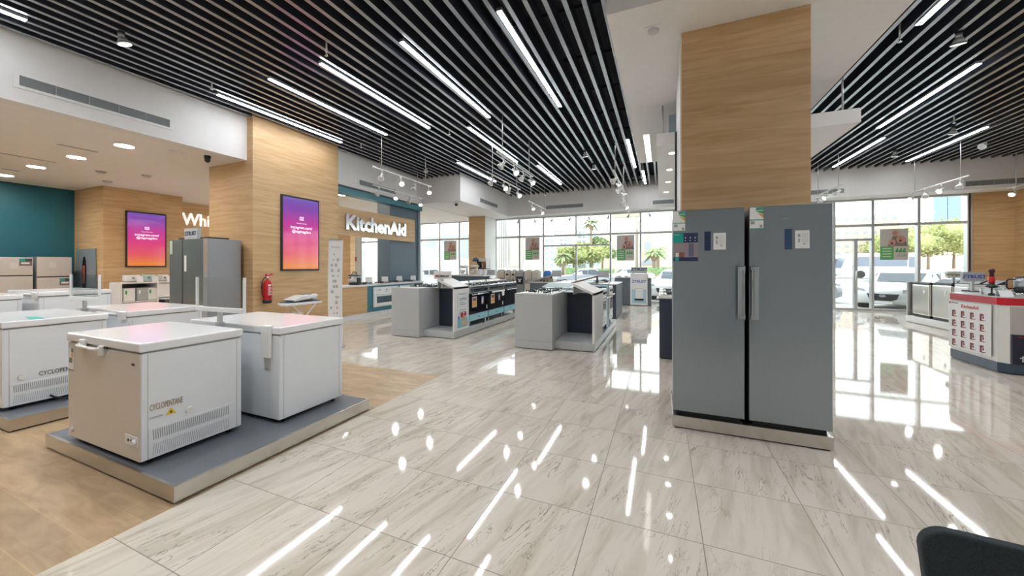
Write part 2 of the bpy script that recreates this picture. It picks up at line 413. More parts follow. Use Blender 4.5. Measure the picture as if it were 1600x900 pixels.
# ---- storefront window: mullions, transoms, panes
mull = MB(); TW = .035
px_m = [566, 597, 658, 688, 719, 776, 812.7, 850, 954.4, 1001]
xs = [onY(p, 400, YW)[0] for p in px_m]
step = 1.36
xr = [.45, 1.8, 3.15, 4.4]
xrr = [onY(p, 400, YW)[0] for p in (1302, 1362, 1433.8, 1511)]
allx = xs+xr+xrr
for x in allx: mull.box(x-TW, x+TW, YW-.08, YW+.08, 0, 3.82)
for p in (900.4,):
    x = onY(p, 400, YW)[0]; mull.box(x-.035, x+.035, YW-.06, YW+.06, 0, 2.45); mull.box(x-.03, x+.03, YW-.06, YW+.06, 2.9, 3.82)
x = onY(1336, 400, YW)[0]; mull.box(x-.045, x+.045, YW-.06, YW+.06, 0, 2.42)
for a, b in ((allx[0], XC0), (XC+.05, 8.98)):
    mull.box(a, b, YW-.07, YW+.07, 2.86, 2.94); mull.box(a, b, YW-.07, YW+.07, 3.74, 3.82); mull.box(a, b, YW-.07, YW+.07, 0, .07)
mull.box(xs[7], xs[8], YW-.07, YW+.07, 2.41, 2.48); mull.box(xrr[0], xrr[1], YW-.07, YW+.07, 2.38, 2.45)
mull.box(8.9, 8.98, YW-.08, YW+.08, 0, 3.82)
struct('window_frame', mull, alum)
struct('window_1', MB().box(allx[0], XC0, YW-.006, YW+.006, 0, 3.8), glass)
struct('window_2', MB().box(XC, 8.95, YW-.006, YW+.006, 0, 3.8), glass)
# small door hardware: closer and pull handles
dh = thing('door_handle', 'long vertical steel pull handle on the glass entrance door', 'door handle', (onY(1336, 400, YW)[0]-.02, YW-.14, 1.0))
MB().cyl((0, 0, -.35), (0, 0, .35), .014).build('bar', steel, dh)
for z in (-.3, .3): MB().cyl((0, 0, z), (0, .09, z), .01).build('bracket', steel, dh)

def lamp_light(parent, pos, d, watts, cone):
    l = bpy.data.lights.new('lamp_light', 'SPOT'); l.energy = watts; l.spot_size = math.radians(cone); l.spot_blend = 1.0
    l.shadow_soft_size = .06; l.color = (1.0, .985, .965)
    o = bpy.data.objects.new('lamp_light', l); C.objects.link(o); o.parent = parent; o.location = pos
    o.rotation_mode = 'QUATERNION'; o.rotation_quaternion = Vector(d).to_track_quat('-Z', 'Y')
# ================================================================== LINEAR TUBE LIGHTS
def tube_light(x, y0, y1, label, z=4.655, ref=None):
    t = thing('linear_ceiling_light', label, 'ceiling light', (x, (y0+y1)/2, z), 0, 'linear lights in the slatted ceiling')
    h = (y1-y0)/2
    MB().box(-.035, .035, -h-.01, h+.01, .006, .05, .004).build('housing', alum, t)
    MB().box(-.031, .031, -h, h, -.002, .012).build('diffuser', tube_e, t)
    return t
LT = [(-7.55, 4.07, 6.85, 'linear ceiling light nearest the purple screen column, outermost of the left row'),
 (-6.11, 4.06, 6.86, 'linear ceiling light second from the purple screen column, nearer row'),
 (-4.91, 4.06, 6.90, 'linear ceiling light third from the purple screen column, nearer row'),
 (-3.385, 4.11, 6.90, 'linear ceiling light fourth from the purple screen column, nearer row'),
 (-1.861, 4.075, 6.97, 'linear ceiling light nearest the white soffit in the nearer left row, steepest in view'),
 (-4.06, 7.22, 10.16, 'linear ceiling light in the middle row above the first cluster of track spotlights'),
 (-5.73, 9.52, 12.22, 'linear ceiling light in the left ceiling ending above the white bulkhead vent'),
 (-3.59, 10.79, 13.56, 'short looking linear ceiling light in the far row right of the track spotlights'),
 (-.79, 9.42, 12.17, 'linear ceiling light running along the edge of the white soffit'),
 (-.58, 12.68, 14.7, 'far linear ceiling light in the slats just beyond the white soffit end'),
 (4.56, 7.99, 10.83, 'long linear ceiling light in the right slatted ceiling, nearest the oak column'),
 (5.03, 11.71, 14.51, 'linear ceiling light in the right slatted ceiling, short one nearest the storefront'),
 (6.80, 11.69, 14.58, 'linear ceiling light in the right slatted ceiling above the pendant tracks')]
for a in LT: tube_light(a[0], a[1], a[2], a[3])
# unseen tubes added behind the viewpoint to light the room, continuing the same rows
for x, w_ in ((-7.55, 'first'), (-4.91, 'second'), (-1.86, 'third'), (3.1, 'fourth'), (4.56, 'fifth'), (6.8, 'sixth')): tube_light(x, -.9, 1.9, 'added linear ceiling light behind the viewpoint, %s of its row from the left' % w_)
for x, w_ in ((3.1, 'beside the white soffit'), (7.9, 'nearer the right wall')): tube_light(x, 3.6, 6.4, 'linear ceiling light overhead right of the oak column, %s' % w_)
# strip recessed in the soffit
t = thing('recessed_strip_light', 'short recessed strip light in the white soffit beside the slats', 'ceiling light', (-.18, 8.5, 4.09))
sa, sb = onZ(1007, 211, 4.1), onZ(1017, 252, 4.1); xm = (sa[0]+sb[0])/2; t.location = (xm, (sa[1]+sb[1])/2, 4.095); hh = abs(sb[1]-sa[1])/2
MB().box(-.055, .055, -hh, hh, -.004, .004).build('diffuser', M('strip_diffuser', (1, 1, .95), .5, emis=2.2, ecol=(1, .98, .9)), t)
MB().box(-.07, -.055, -hh, hh, -.006, .004).box(.055, .07, -hh, hh, -.006, .004).build('frame', plast, t)

# ================================================================== DOWNLIGHTS
def downlight(x, y, z, label, r=.10, cat='downlight', grp='round downlights in the low ceiling'):
    t = thing('downlight', label, cat, (x, y, z), 0, grp)
    MB().lathe([(r, 0), (r+.02, -.006), (r+.022, 0)], seg=24).build('trim_ring', plast, t)
    MB().lathe([(r, -.003), (.0001, -.003)], seg=24).build('diffuser', down_e if r > .1 else M('small_downlight_diffuser', (1, 1, 1), .5, emis=5, ecol=(1, .97, .92)), t)
    if r > .1: lamp_light(t, (0, 0, -.02), (0, 0, -1), DOWN_W, 150)
    return t
for (x, y, l) in [(-9.396, 3.51, 'round downlight in the low white ceiling nearest the long air grille'),
    (-11.316, 3.5, 'round downlight in the low white ceiling, middle of the row of three'),
    (-13.25, 3.48, 'round downlight in the low white ceiling nearest the teal wall')]: downlight(x, y, ZL, l, .13)
for i, (x, y) in enumerate([(-9.4, 0), (-11.3, 0), (-13.25, 0), (-9.4, 8.6), (-11.6, 8.6), (-13.6, 9.0), (-10.2, 12.0), (-13.0, 12.5), (-15.2, 3.5), (-15.2, 0)]):  # unseen downlights, added to light the zone under the low ceiling
    downlight(x, y, ZL, 'added round downlight in the low ceiling, %s of the ten out of direct view' % ('first', 'second', 'third', 'fourth', 'fifth', 'sixth', 'seventh', 'eighth', 'ninth', 'tenth')[i], .13)
# ================================================================== FREEZERS AND PLATFORMS (left foreground)
def platform(x0, x1, y0, y1, label, h=.114):
    t = thing('display_platform', label, 'platform', ((x0+x1)/2, (y0+y1)/2, 0), 0, 'low display platforms')
    a, b = (x1-x0)/2, (y1-y0)/2
    MB().box(-a, a, -b, -b+.02, .012, h).box(-a, a, b-.02, b, .012, h).box(-a, -a+.02, -b+.02, b-.02, .012, h).box(a-.02, a, -b+.02, b-.02, .012, h).build('skirt', steel, t)
    MB().box(-a+.018, a-.018, -b+.018, b-.018, h-.03, h-.001).build('top_panel', plat, t)
    MB().box(-a+.03, a-.03, -b+.03, b-.03, 0, .02).build('plinth', black, t)
    return t
platform(-4.71, -2.83, 1.285, 2.93, 'low grey platform with brass toned steel skirt under the nearest freezers')
platform(-7.3, -5.43, 1.27, 3.1, 'low steel skirted platform under the freezers at the left edge')

def freezer(x0, x1, y0, y1, z0, zt, label, front, handle, texty=None, vent=True, energy=False):
    """chest freezer, front towards -Y, right end panel towards +X"""
    w, d = x1-x0, y1-y0; h = zt-z0
    t = thing('chest_freezer', label, 'freezer', ((x0+x1)/2, (y0+y1)/2, z0), 0, 'chest freezers on display')
    a, b = w/2, d/2; hb = h-.075
    MB().box(-a+.012, a-.012, -b+.012, b-.01, .028, hb, .006).build('cabinet', whitel, t)
    MB().box(-a+.012, a-.013, -b+.006, -b+.013, .03, hb-.002, .003).build('front_panel', front, t)
    MB().box(-a+.02, a-.02, -b+.02, b-.02, hb-.004, hb+.012).build('gasket', M('gasket_grey', (.30, .31, .32), .6), t)
    MB().box(-a, a, -b, b, hb+.010, h, .012, 3).build('lid', whiteg, t)
    for sx in (-1, 1):
        for sy in (-1, 1): MB().cyl((sx*(a-.07), sy*(b-.08), -.006), (sx*(a-.07), sy*(b-.08), .03), .022, seg=12).build('foot', black, t)
    # end panel frame seams
    m = MB().box(a-.0125, a-.0095, -b+.045, -b+.049, .03, hb-.01).box(a-.0125, a-.0095, b-.05, b-.046, .03, hb-.01)
    m.build('seam', M('seam_grey', (.55, .58, .61), .5), t)
    if handle == 'ring':
        hx = -.38*w+.30*w
        k = MB()
        pts = [(hx-.19, -b-.004, hb+.01), (hx-.17, -b-.035, hb+.005), (hx+.02, -b-.035, hb-.004), (hx+.10, -b-.03, hb-.005), (hx+.11, -b-.002, hb-.002)]
        k.tube(pts, .011).box(hx-.21, hx-.12, -b-.018, -b+.002, hb-.02, hb+.045, .006).box(hx+.09, hx+.15, -b-.016, -b+.006, hb-.055, hb+.02, .006)
        k.build('handle', plast, t)
        MB().box(hx+.13, hx+.19, -b-.004, -b+.004, hb+.0, hb+.016).build('lock', black, t)
    if handle == 'lever':
        hx = a-.20
        MB().prism([(hx, -b-.03, hb+.085), (hx, -b+.02, hb+.085), (hx, -b+.004, hb+.01), (hx, -b-.002, hb-.20), (hx, -b-.022, hb-.20), (hx, -b-.035, hb+.03)], (.10, 0, 0), .005).build('handle', plast, t)
        MB().prism([(hx+.015, -b-.016, hb-.20), (hx+.015, -b+.006, hb-.20), (hx+.015, -b+.006, hb-.31), (hx+.015, -b-.006, hb-.31)], (.06, 0, 0)).build('latch', M('latch_grey', (.42, .42, .42), .4), t)
    if handle == 'bar':
        MB().prism([(a-.17, -b-.03, hb+.07), (a-.17, -b+.02, hb+.075), (a-.17, -b+.004, hb-.02), (a-.17, -b-.02, hb-.03)], (.12, 0, 0), .005).build('handle', plast, t)
        MB().tube([(a-.62, -b-.0, hb+.03), (a-.6, -b-.05, hb+.045), (a-.3, -b-.05, hb+.045), (a-.26, -b, hb+.03)], .012).build('handle', plast, t)
    if vent:
        y0v, y1v, z0v, z1v = -b+.07, b-.10, .045, .235
        MB().box(a-.012, a-.006, y0v-.02, y1v+.045, z0v-.012, z1v+.012, .002).build('vent_panel', whitel, t)
        m = MB(); n = int((y1v-y0v)/.0125)
        for i in range(n):
            y = y0v+i*.0125
            m.prism([(a-.0055, y, z1v-.005), (a-.0055, y+.0055, z1v-.005), (a-.0055, y+.0095, z1v-.075), (a-.0055, y+.004, z1v-.075)], (.0008, 0, 0))
            m.prism([(a-.0055, y+.008, z0v+.085), (a-.0055, y+.0105, z0v+.085), (a-.0055, y+.002, z0v+.006), (a-.0055, y-.0005, z0v+.006)], (.0008, 0, 0))
        m.build('vent_slots', inkg, t)
        py_ = b-.38 if texty == 1 else -b+.12
        MB().cyl((a-.01, py_, z1v+.06), (a+.004, py_, z1v+.06), .026, .022, seg=20).build('drain_plug', plast, t)
    if texty:
        text('lettering', 'CYCLOPENTANE', .062, gold if texty == 1 else ink, t, (a-.0085, -b+(.055 if texty == 1 else .225), .385 if texty == 1 else .30), RX, align='LEFT', sx=.40 if texty == 1 else .66, ext=.0008)
        if texty == 1:
            MB().prism([(a-.0095, -b+.145, .305), (a-.0095, -b+.205, .305), (a-.0095, -b+.175, .352)], (.0016, 0, 0)).build('warning_triangle', yellow, t)
            MB().box(a-.0085, a-.0072, -b+.170, -b+.180, .312, .330).build('warning_mark', ink, t)
            text('small_lettering', 'CYCLOPENTANE', .016, inkg, t, (a-.0085, -b+.055, .315), RX, align='LEFT', sx=.6, ext=.0006)
    if energy:
        m = MB(); m.box(-a+.025, -a+.11, -b+.0035, -b+.0055, hb-.22, hb-.045)
        e = m.build('energy_label', paper, t)
        m = MB().box(-a+.075, -a+.11, -b+.0025, -b+.0035, hb-.075, hb-.045).box(-a+.03, -a+.11, -b+.0025, -b+.0035, hb-.22, hb-.212).box(-a+.04, -a+.09, -b+.0025, -b+.0035, hb-.16, hb-.12)
        m.build('label_print', M('label_olive', (.16, .22, .10), .5), e)
        MB().box(-a+.08, -a+.105, -b+.0022, -b+.0035, hb-.115, hb-.08).build('label_print', orange, e)
        MB().box(a-.205, a-.035, -b+.002, -b+.007, .13, .20, .002).build('control_plate', plast, t)
        MB().cyl((a-.155, -b+.003, .165), (a-.155, -b-.001, .165), .010).cyl((a-.115, -b+.003, .165), (a-.115, -b-.001, .165), .010).build('indicator_lamps', black, t)
        MB().cyl((a-.065, -b+.004, .165), (a-.065, -b-.016, .165), .022, .018, seg=20).build('thermostat_knob', plast, t)
        MB().cyl((-a+.09, -b+.008, .09), (-a+.09, -b-.008, .09), .022, .016, seg=20).build('drain_cap', plast, t)
        text('badge', 'aqs', .028, ink, t, (a-.10, -b+.004, hb-.075), (PI/2, 0, 0), ext=.001, bold=.001)
    return t
FA = freezer(-4.41, -3.30, 1.31, 1.975, .12, .97, 'nearest chest freezer with beige silver front and ring handle', silver, 'ring', 1, True, True)
freezer(-4.43, -3.085, 2.14, 2.83, .12, .965, 'white chest freezer behind the nearest one, plain end panel, at the platform corner', whitel, 'lever', None, False)
freezer(-7.05, -5.775, 1.31, 2.03, .12, .97, 'white chest freezer cut by the left edge with CYCLOPENTANE lettering and a cable below', whitel, 'none', 2, True)
freezer(-7.1, -5.78, 2.19, 2.95, .12, .97, 'white chest freezer directly behind the left edge one, pink screen glare on its lid', whitel, 'bar', None, False)
platform(-9.8, -8.0, 1.3, 3.1, 'low platform of the farther pair of freezers, mostly hidden behind nearer freezers')
freezer(-9.45, -8.28, 2.2, 2.95, .12, 1.13, 'larger white chest freezer in the back row in front of the cream refrigerators', whitel, 'bar', None, False)
freezer(-9.6, -8.42, 1.45, 2.1, .12, 1.10, 'white chest freezer in the back row, only its end showing at the left edge', whitel, 'bar', None, False)
# cable under the left freezer
cb = MB().tube([(-5.76, 1.60, .19), (-5.74, 1.63, .16), (-5.72, 1.68, .135), (-5.70, 1.74, .132), (-5.72, 1.80, .132), (-5.69, 1.86, .132), (-5.72, 1.94, .132)], .010).ball((-5.70, 1.84, .14), .022).box(-5.73, -5.68, 1.75, 1.80, .118, .15, .006)
tag(cb.build('power_cable', black), 'black coiled power cable lying on the platform beside the left freezer', 'cable')
# green leaflet on freezer lid
lp = onZ(54, 496, .975)
tag(MB().box(-.15, .15, -.04, .04, 0, .003).build('leaflet', [tealp], loc=(lp[0], lp[1], .9705)), 'green leaflet lying on the lid of the left edge freezer', 'leaflet')
lf = bpy.data.objects['leaflet']; lf.rotation_euler = (0, 0, -.15)

def sign_post(x, y, label, z0=.114, w=.65, zb=1.10, zt=1.40, rz=.05):
    t = thing('sign_holder', label, 'sign holder', (x, y, z0), rz, 'acrylic sign holders between freezers')
    zb -= z0; zt -= z0
    MB().box(-.12, .12, -.04, .04, 0, .01).build('base', alum, t)
    MB().box(-.032, .032, -.022, .022, .01, zb-.11, .004).box(-.018, .018, -.014, .014, zb-.11, zb).build('post', alum, t)
    MB().box(-w/2, w/2, -.018, .018, zb-.02, zb+.02, .003).build('lower_rail', plast, t)
    for q in (-1, 1): MB().box(q*w/2-.006, q*w/2+.006, -.010, .012, zb+.02, zt).build('side_rail', plast, t)
    MB().box(-w/2+.012, w/2-.012, -.004, .004, zb+.02, zt).build('acrylic_panel', acryl, t)
sign_post(-3.775, 2.055, 'empty clear acrylic sign holder on grey post behind the nearest freezer')
sign_post(-6.60, 2.11, 'empty clear acrylic sign holder on post between the two left freezers')

# ================================================================== UPRIGHT FRIDGES BY THE OAK COLUMN (right foreground)
t = thing('fridge_plinth', 'brushed steel plinth under the two tall grey upright refrigerators', 'plinth', (.687, 4.04, 0))
MB().box(-.596, .596, -.35, .38, .012, .117, .002).build('skirt', steel, t); MB().box(-.575, .575, -.33, .36, 0, .014).build('recess', black, t)
def upright(x0, x1, side, label, promo):
    w = x1-x0; t = thing('upright_refrigerator', label, 'refrigerator', ((x0+x1)/2, 3.72, .117), 0, 'tall single door refrigerators')
    a = w/2; H = 1.905
    MB().box(-a+.008, a-.008, .065, .70, .02, H-.012, .004).build('cabinet', fridge_side, t)
    MB().box(-a+.03, a-.03, .03, .5, .0, .022).build('kick', black, t)
    MB().box(-a, a, 0, .058, .035, H, .006, 3).build('door', fridge_ss, t)
    hx = side*(a-.035); m = MB()
    m.box(hx-.028*1, hx+.028, -.058, -.046, .925, 1.385, .004); h = m.build('handle', MATS.get('handle_steel') or brushed('handle_steel', (.52, .56, .60), .25, 'z', .05), t)
    MB().box(hx+side*.012-.004, hx+side*.012+.004, -.0595, -.0575, .96, 1.35).build('handle_groove', fridge_side, h)
    hb = hx+side*.012
    for z in (1.35, .925): MB().box(hb-.02, hb+.02, -.046, .0, z, z+.035).build('handle_bracket', chrome, h)
    # energy sticker, top left corner of the door
    ex = -a+.004
    e = MB().box(ex, ex+.10, -.0012, 0, H-.195, H-.008).build('energy_sticker', paper, t)
    for q in ((ex+.045, H-.035, H-.01), (ex, H-.198, H-.190), (ex, H-.122, H-.113)): MB().box(q[0], ex+.10, -.0022, -.0012, q[1], q[2]).build('sticker_print', M('sticker_green', (.07, .33, .25), .5), e)
    MB().prism([(ex+.04, -.0022, H-.04), (ex+.10, -.0022, H-.04), (ex+.10, -.0022, H-.07)], (0, .001, 0)).build('sticker_print', green, e)
    MB().prism([(ex+.055, -.0022, H-.055), (ex+.10, -.0022, H-.074), (ex+.10, -.0022, H-.105)], (0, .001, 0)).build('sticker_print', orange, e)
    MB().box(ex+.006, ex+.036, -.0022, -.0012, H-.155, H-.128).box(ex+.072, ex+.092, -.0022, -.0012, H-.185, H-.160).build('sticker_print', inkg, e)
    # control strip and paper
    cx = .056 if promo else .012
    cx = (-a+.262) if promo else (-a+.255)
    MB().box(cx, cx+.052, -.0015, 0, H-.378, H-.205).build('control_display', M('display_navy', (.015, .03, .085), .12) if promo else M('display_blue', (.03, .075, .16), .15), t)
    px = cx+.073
    e = MB().box(px, px+.098, -.0014, 0, H-.370, H-.220).build('instruction_sheet', paper, t)
    m = MB().box(px+.018, px+.036, -.0022, -.0012, H-.275, H-.25).box(px+.02, px+.032, -.0022, -.0012, H-.32, H-.288).box(px+.055, px+.070, -.0022, -.0012, H-.338, H-.328)
    for k in range(7): m.box(px+.045, px+.088, -.0020, -.0012, H-.25-k*.0115, H-.2485-k*.0115)
    m.build('sheet_print', inkg, e)
    text('badge', 'Hisense' if False else 'SAMSUNG' if False else 'HISENSE', .013, inkg if promo else chrome, t, (0.0+(.01 if promo else -.03), -.001, H-.115), (PI/2, 0, 0), ext=.0006)
    if promo:
        e = MB().box(ex, ex+.207, -.0014, 0, H-.473, H-.212).build('promo_sticker', navy, t)
        MB().box(ex, ex+.085, -.0024, -.0014, H-.30, H-.214).build('promo_print', tealp, e)
        MB().box(ex, ex+.207, -.0024, -.0014, H-.437, H-.302).build('promo_print', M('promo_photo', (.30, .25, .27), .5), e)
        MB().box(ex+.13, ex+.17, -.0034, -.0024, H-.43, H-.31).build('promo_print', M('promo_fridge', (.12, .13, .2), .4), e)
        MB().box(ex+.05, ex+.095, -.0034, -.0024, H-.437, H-.39).build('promo_print', M('promo_brown', (.25, .10, .06), .5), e)
        MB().box(ex+.02, ex+.045, -.0034, -.0024, H-.43, H-.395).build('promo_print', paper, e)
        MB().box(ex+.015, ex+.048, -.0034, -.0014, H-.47, H-.432).build('promo_print', tealp, e)
        text('promo_print', 'Hisense', .014, paper, e, (ex+.03, -.0026, H-.225), (PI/2, 0, 0), ext=.0004)
        m = MB()
        for k in range(3):
            m.box(ex+.098+k*.04, ex+.108+k*.04, -.0034, -.0014, H-.262, H-.252); m.box(ex+.098+k*.04, ex+.106+k*.04, -.0034, -.0014, H-.285, H-.278)
        m.build('promo_print', paper, e)
    return t
upright(.095, .672, 1, 'tall grey upright refrigerator, left of the pair, with green promo sticker', True)
upright(.706, 1.286, -1, 'tall grey upright refrigerator, right of the pair, with blue display strip', False)

# ================================================================== SCREENS, EXTINGUISHER, PRESS, BANNER
def wall_screen(x, y0, y1, z0, z1, label):
    t = thing('advertising_screen', label, 'screen', (x, (y0+y1)/2, z0), 0, 'portrait advertising screens')
    w, h = (y1-y0)/2, z1-z0
    MB().box(.0, .045, -w, w, 0, h, .004).build('bezel', black, t)
    MB().box(.045, .048, -w+.035, w-.035, .04, h-.045).build('display', gradient_screen('screen_gradient', [(.02, (.90, .26, .04)), (.2, (.85, .10, .13)), (.42, (.78, .035, .24)), (.62, (.60, .04, .36)), (.82, (.28, .07, .46)), (1.0, (.17, .09, .52))], .68, .04, h) if 'screen_gradient' not in MATS else MATS['screen_gradient'], t)
    se = M('screen_text', (.2, .2, .2), .3, emis=.9, ecol=(1, .85, 1))
    text('screen_text', 'instagram.com/', .092, se, t, (.050, 0, h*.585), RX, ext=.0006, bold=.0015)
    text('screen_text', '@tagmagdou', .092, se, t, (.050, 0, h*.53), RX, ext=.0006, bold=.0015)
    text('screen_text', 'FOLLOW US ON', .035, se, t, (.050, 0, h*.64), RX, ext=.0006)
    m = MB()
    for a, b, c, d in ((-.05, .05, .03, .042), (-.05, .05, -.042, -.03), (-.05, -.038, -.042, .042), (.038, .05, -.042, .042)): m.box(.049, .051, a, b, h*.71+c, h*.71+d)
    for k in range(16):
        a0, a1 = 2*PI*k/16, 2*PI*(k+1)/16
        m.prism([(.049, .016*math.cos(a0), h*.71+.016*math.sin(a0)), (.049, .016*math.cos(a1), h*.71+.016*math.sin(a1)), (.049, .024*math.cos(a1), h*.71+.024*math.sin(a1)), (.049, .024*math.cos(a0), h*.71+.024*math.sin(a0))], (.002, 0, 0))
    m.build('screen_icon', se, t)
    return t
wall_screen(-8.05, 5.602, 6.584, 1.40, 3.158, 'glowing pink and purple portrait screen on the near oak column')
wall_screen(-14.54, 5.45, 6.39, 1.48, 3.145, 'glowing pink and purple portrait screen on the far oak pier by the teal wall')

t = thing('fire_extinguisher', 'red fire extinguisher hanging on the oak column under the screen', 'fire extinguisher', (-7.94, 5.235, .70))
MB().lathe([(.075, .06), (.082, .08), (.082, .40), (.075, .45), (.05, .49), (.025, .51), (.022, .54)], seg=24).build('cylinder', redp, t)
MB().lathe([(.001, 0), (.078, .002), (.084, .02), (.084, .075), (.076, .08)], seg=24).build('base_skirt', black, t)
MB().cyl((0, 0, .53), (0, 0, .58), .02).box(-.02, .02, -.03, .02, .56, .585).build('valve', chrome, t)
MB().box(-.012, .012, 0, .13, .60, .612).prism([(-.01, -.01, .57), (-.01, .12, .635), (-.01, .12, .65), (-.01, -.01, .60)], (.02, 0, 0)).build('lever', redp, t)
MB().box(-.014, .014, -.04, -.01, .575, .64, .004).build('safety_pin', redp, t)
MB().tube([(0, -.02, .57), (0, -.07, .55), (0, -.115, .46), (0, -.12, .32), (0, -.11, .20), (.02, -.09, .13)], .010).build('hose', black, t)
m = MB().box(.078, .088, -.045, .045, .17, .38); m.build('label', M('label_red', (.6, .1, .1), .4), t)
m = MB()
for k in range(9): m.box(.087, .0895, -.035, .035-(k % 3)*.015, .185+k*.021, .193+k*.021)
m.box(.087, .0895, -.04, .02, .38, .41)
m.build('label_print', paper, t)
MB().box(-.11, -.07, -.03, .03, .30, .44).build('bracket', black, t)

# steam press on folding stand next to the column
t = thing('steam_press', 'white steam ironing press on folding legs beside the oak column', 'steam press', (-7.45, 5.62, 0))
MB().prism([(-.16, -.40, .66), (-.20, -.25, .66), (-.20, .42, .66), (.20, .42, .66), (.20, -.25, .66), (.13, -.40, .66), (0, -.44, .66)], (0, 0, .055), .012).build('board', plast, t)
MB().prism([(-.15, -.36, .715), (-.19, -.22, .715), (-.19, .40, .715), (.19, .40, .715), (.19, -.22, .715), (.12, -.36, .715)], (0, 0, .012)).build('pad', M('pad_navy', (.06, .10, .16), .7), t)
MB().prism([(-.16, -.22, .735), (-.16, .30, .80), (-.16, .36, .86), (-.16, -.02, .86), (-.16, -.28, .78)], (.32, 0, 0), .015).build('upper_plate', plast, t)
MB().box(-.06, .1, .05, .22, .86, .875).build('control_panel', M('panel_bluegrey', (.25, .36, .42), .3), t)
MB().box(-.03, .03, .30, .42, .73, .87, .01).build('hinge', plast, t)
for s in (-1, 1):
    MB().tube([(s*.14, -.34, .0), (s*.14, .30, .66)], .014).build('leg', plast, t)
    MB().tube([(s*.12, .36, .0), (s*.12, -.24, .66)], .014).build('leg', plast, t)
MB().box(-.17, .17, -.28, -.02, .46, .485, .006).build('shelf', plast, t)

# roll-up banner
p = onY(525, 420, 4.93)
t = thing('rollup_banner', 'tall white roll up banner covered in small icons by the kitchen counter', 'banner', (p[0], 4.93, 0), .35)
W = .135
m = MB(); n = 14
pts = [(.035*math.sin(PI*i/n)*-1, i/n*1.93+.06) for i in range(n+1)]
for (a, z), (b, z2) in zip(pts, pts[1:]): m.prism([(-W, a, z), (W, a, z), (W, b, z2), (-W, b, z2)], (0, .003, 0))
m.build('banner_sheet', paper, t)
m = MB(); rnd = random.Random(3)
for r in range(16):
    z = .25+r*.098; a = -.035*math.sin(PI*(z-.06)/1.93)
    for k in range(rnd.choice((1, 2, 2))):
        x = rnd.uniform(-.08, .07); s_ = rnd.uniform(.012, .022)
        m.box(x-s_, x+s_, a-.0035, a-.0015, z-s_*1.3, z+s_*1.3)
m.build('banner_print', M('banner_grey', (.42, .47, .50), .6), t)
text('banner_heading', 'COOKING GUIDE' if False else 'Services', .05, inkg, t, (0, -.012, 1.86), (PI/2, 0, 0), ext=.001)
MB().box(-W-.02, W+.02, -.05, .05, 0, .06, .01).build('base_cassette', alum, t)
MB().box(-W, W, -.008, .008, 1.985, 2.005).build('top_bar', alum, t); MB().cyl((0, .02, .05), (0, .02, 2.0), .008).build('pole', alum, t)

# ================================================================== LEFT BACK: FRIDGES, WALL NICHE, SMALL CABINET
def tmf(x, y0, y1, z, split, label, sticker):
    t = thing('top_freezer_refrigerator', label, 'refrigerator', (x, (y0+y1)/2, 0), 0, 'cream refrigerators along the teal wall')
    w = (y1-y0)/2
    MB().box(-.62, -.03, -w, w, .03, z, .006).build('cabinet', M('side_grey', (.38, .40, .42), .4), t)
    MB().box(-.02, .03, -w+.004, w-.004, z-split+.012, z-.004, .008).build('freezer_door', M('cream_door', (.60, .57, .54), .3), t)
    MB().box(-.02, .03, -w+.004, w-.004, .05, z-split-.016, .008).build('lower_door', MATS['cream_door'], t)
    MB().box(-.03, .024, -w+.01, w-.01, z-split-.018, z-split+.014).build('handle_recess', black, t)
    MB().box(-.6, 0, -w+.02, w-.02, 0, .04).build('base', black, t)
    zt = z-.03 if sticker == 0 else z-split-.05
    e = MB().box(.030, .0325, w-.23, w-.02, zt-.19, zt).build('promo_sticker', M('promo_photo2', (.20, .13, .14), .5), t)
    MB().box(.0325, .0335, w-.23, w-.13, zt-.075, zt).build('promo_print', tealp, e); MB().box(.0325, .0335, w-.13, w-.02, zt-.075, zt).build('promo_print', ink, e)
    MB().box(.0325, .0335, w-.20, w-.06, zt-.145, zt-.10).build('promo_print', paper, e)
    MB().box(.030, .032, -.10, .02, z-.30, z-.14).build('instruction_sheet', M('sheet', (.66, .64, .62), .6), t)
    return t
tmf(-15.6, 3.50, 4.04, 1.74, .48, 'cream two door refrigerator against the teal wall at the left edge', 0)
tmf(-15.6, 4.10, 4.73, 1.765, .55, 'cream two door refrigerator against the teal wall nearest the oak pier', 1)
tmf(-15.6, 2.80, 3.42, 1.72, .48, 'cream refrigerator at the extreme left, only a sliver in view', 0)
t = thing('wall_niche_display', 'tall grey illuminated display panel with a dark bottle in the oak pier', 'display panel', (-15.47, 4.99, .48))
MB().box(-.60, .58, -.03, 0, 0, 1.53).build('panel', M('niche_grey', (.22, .27, .31), .3), t)
MB().prism([(-.05+.11*math.cos(2*PI*k/20), -.05, .78+.42*math.sin(2*PI*k/20)*1.25) for k in range(20)], (0, .02, 0)).build('bottle', blackg, t)
MB().box(-.10, 0.02, -.056, -.045, .52, 1.05, .01).build('bottle_band', M('band_red', (.35, .06, .05), .4), t)
MB().box(.25, .33, -.04, -.03, .72, 1.0).build('label', inkg, t); MB().box(.38, .44, -.04, -.03, .68, .95).build('label', inkg, t)

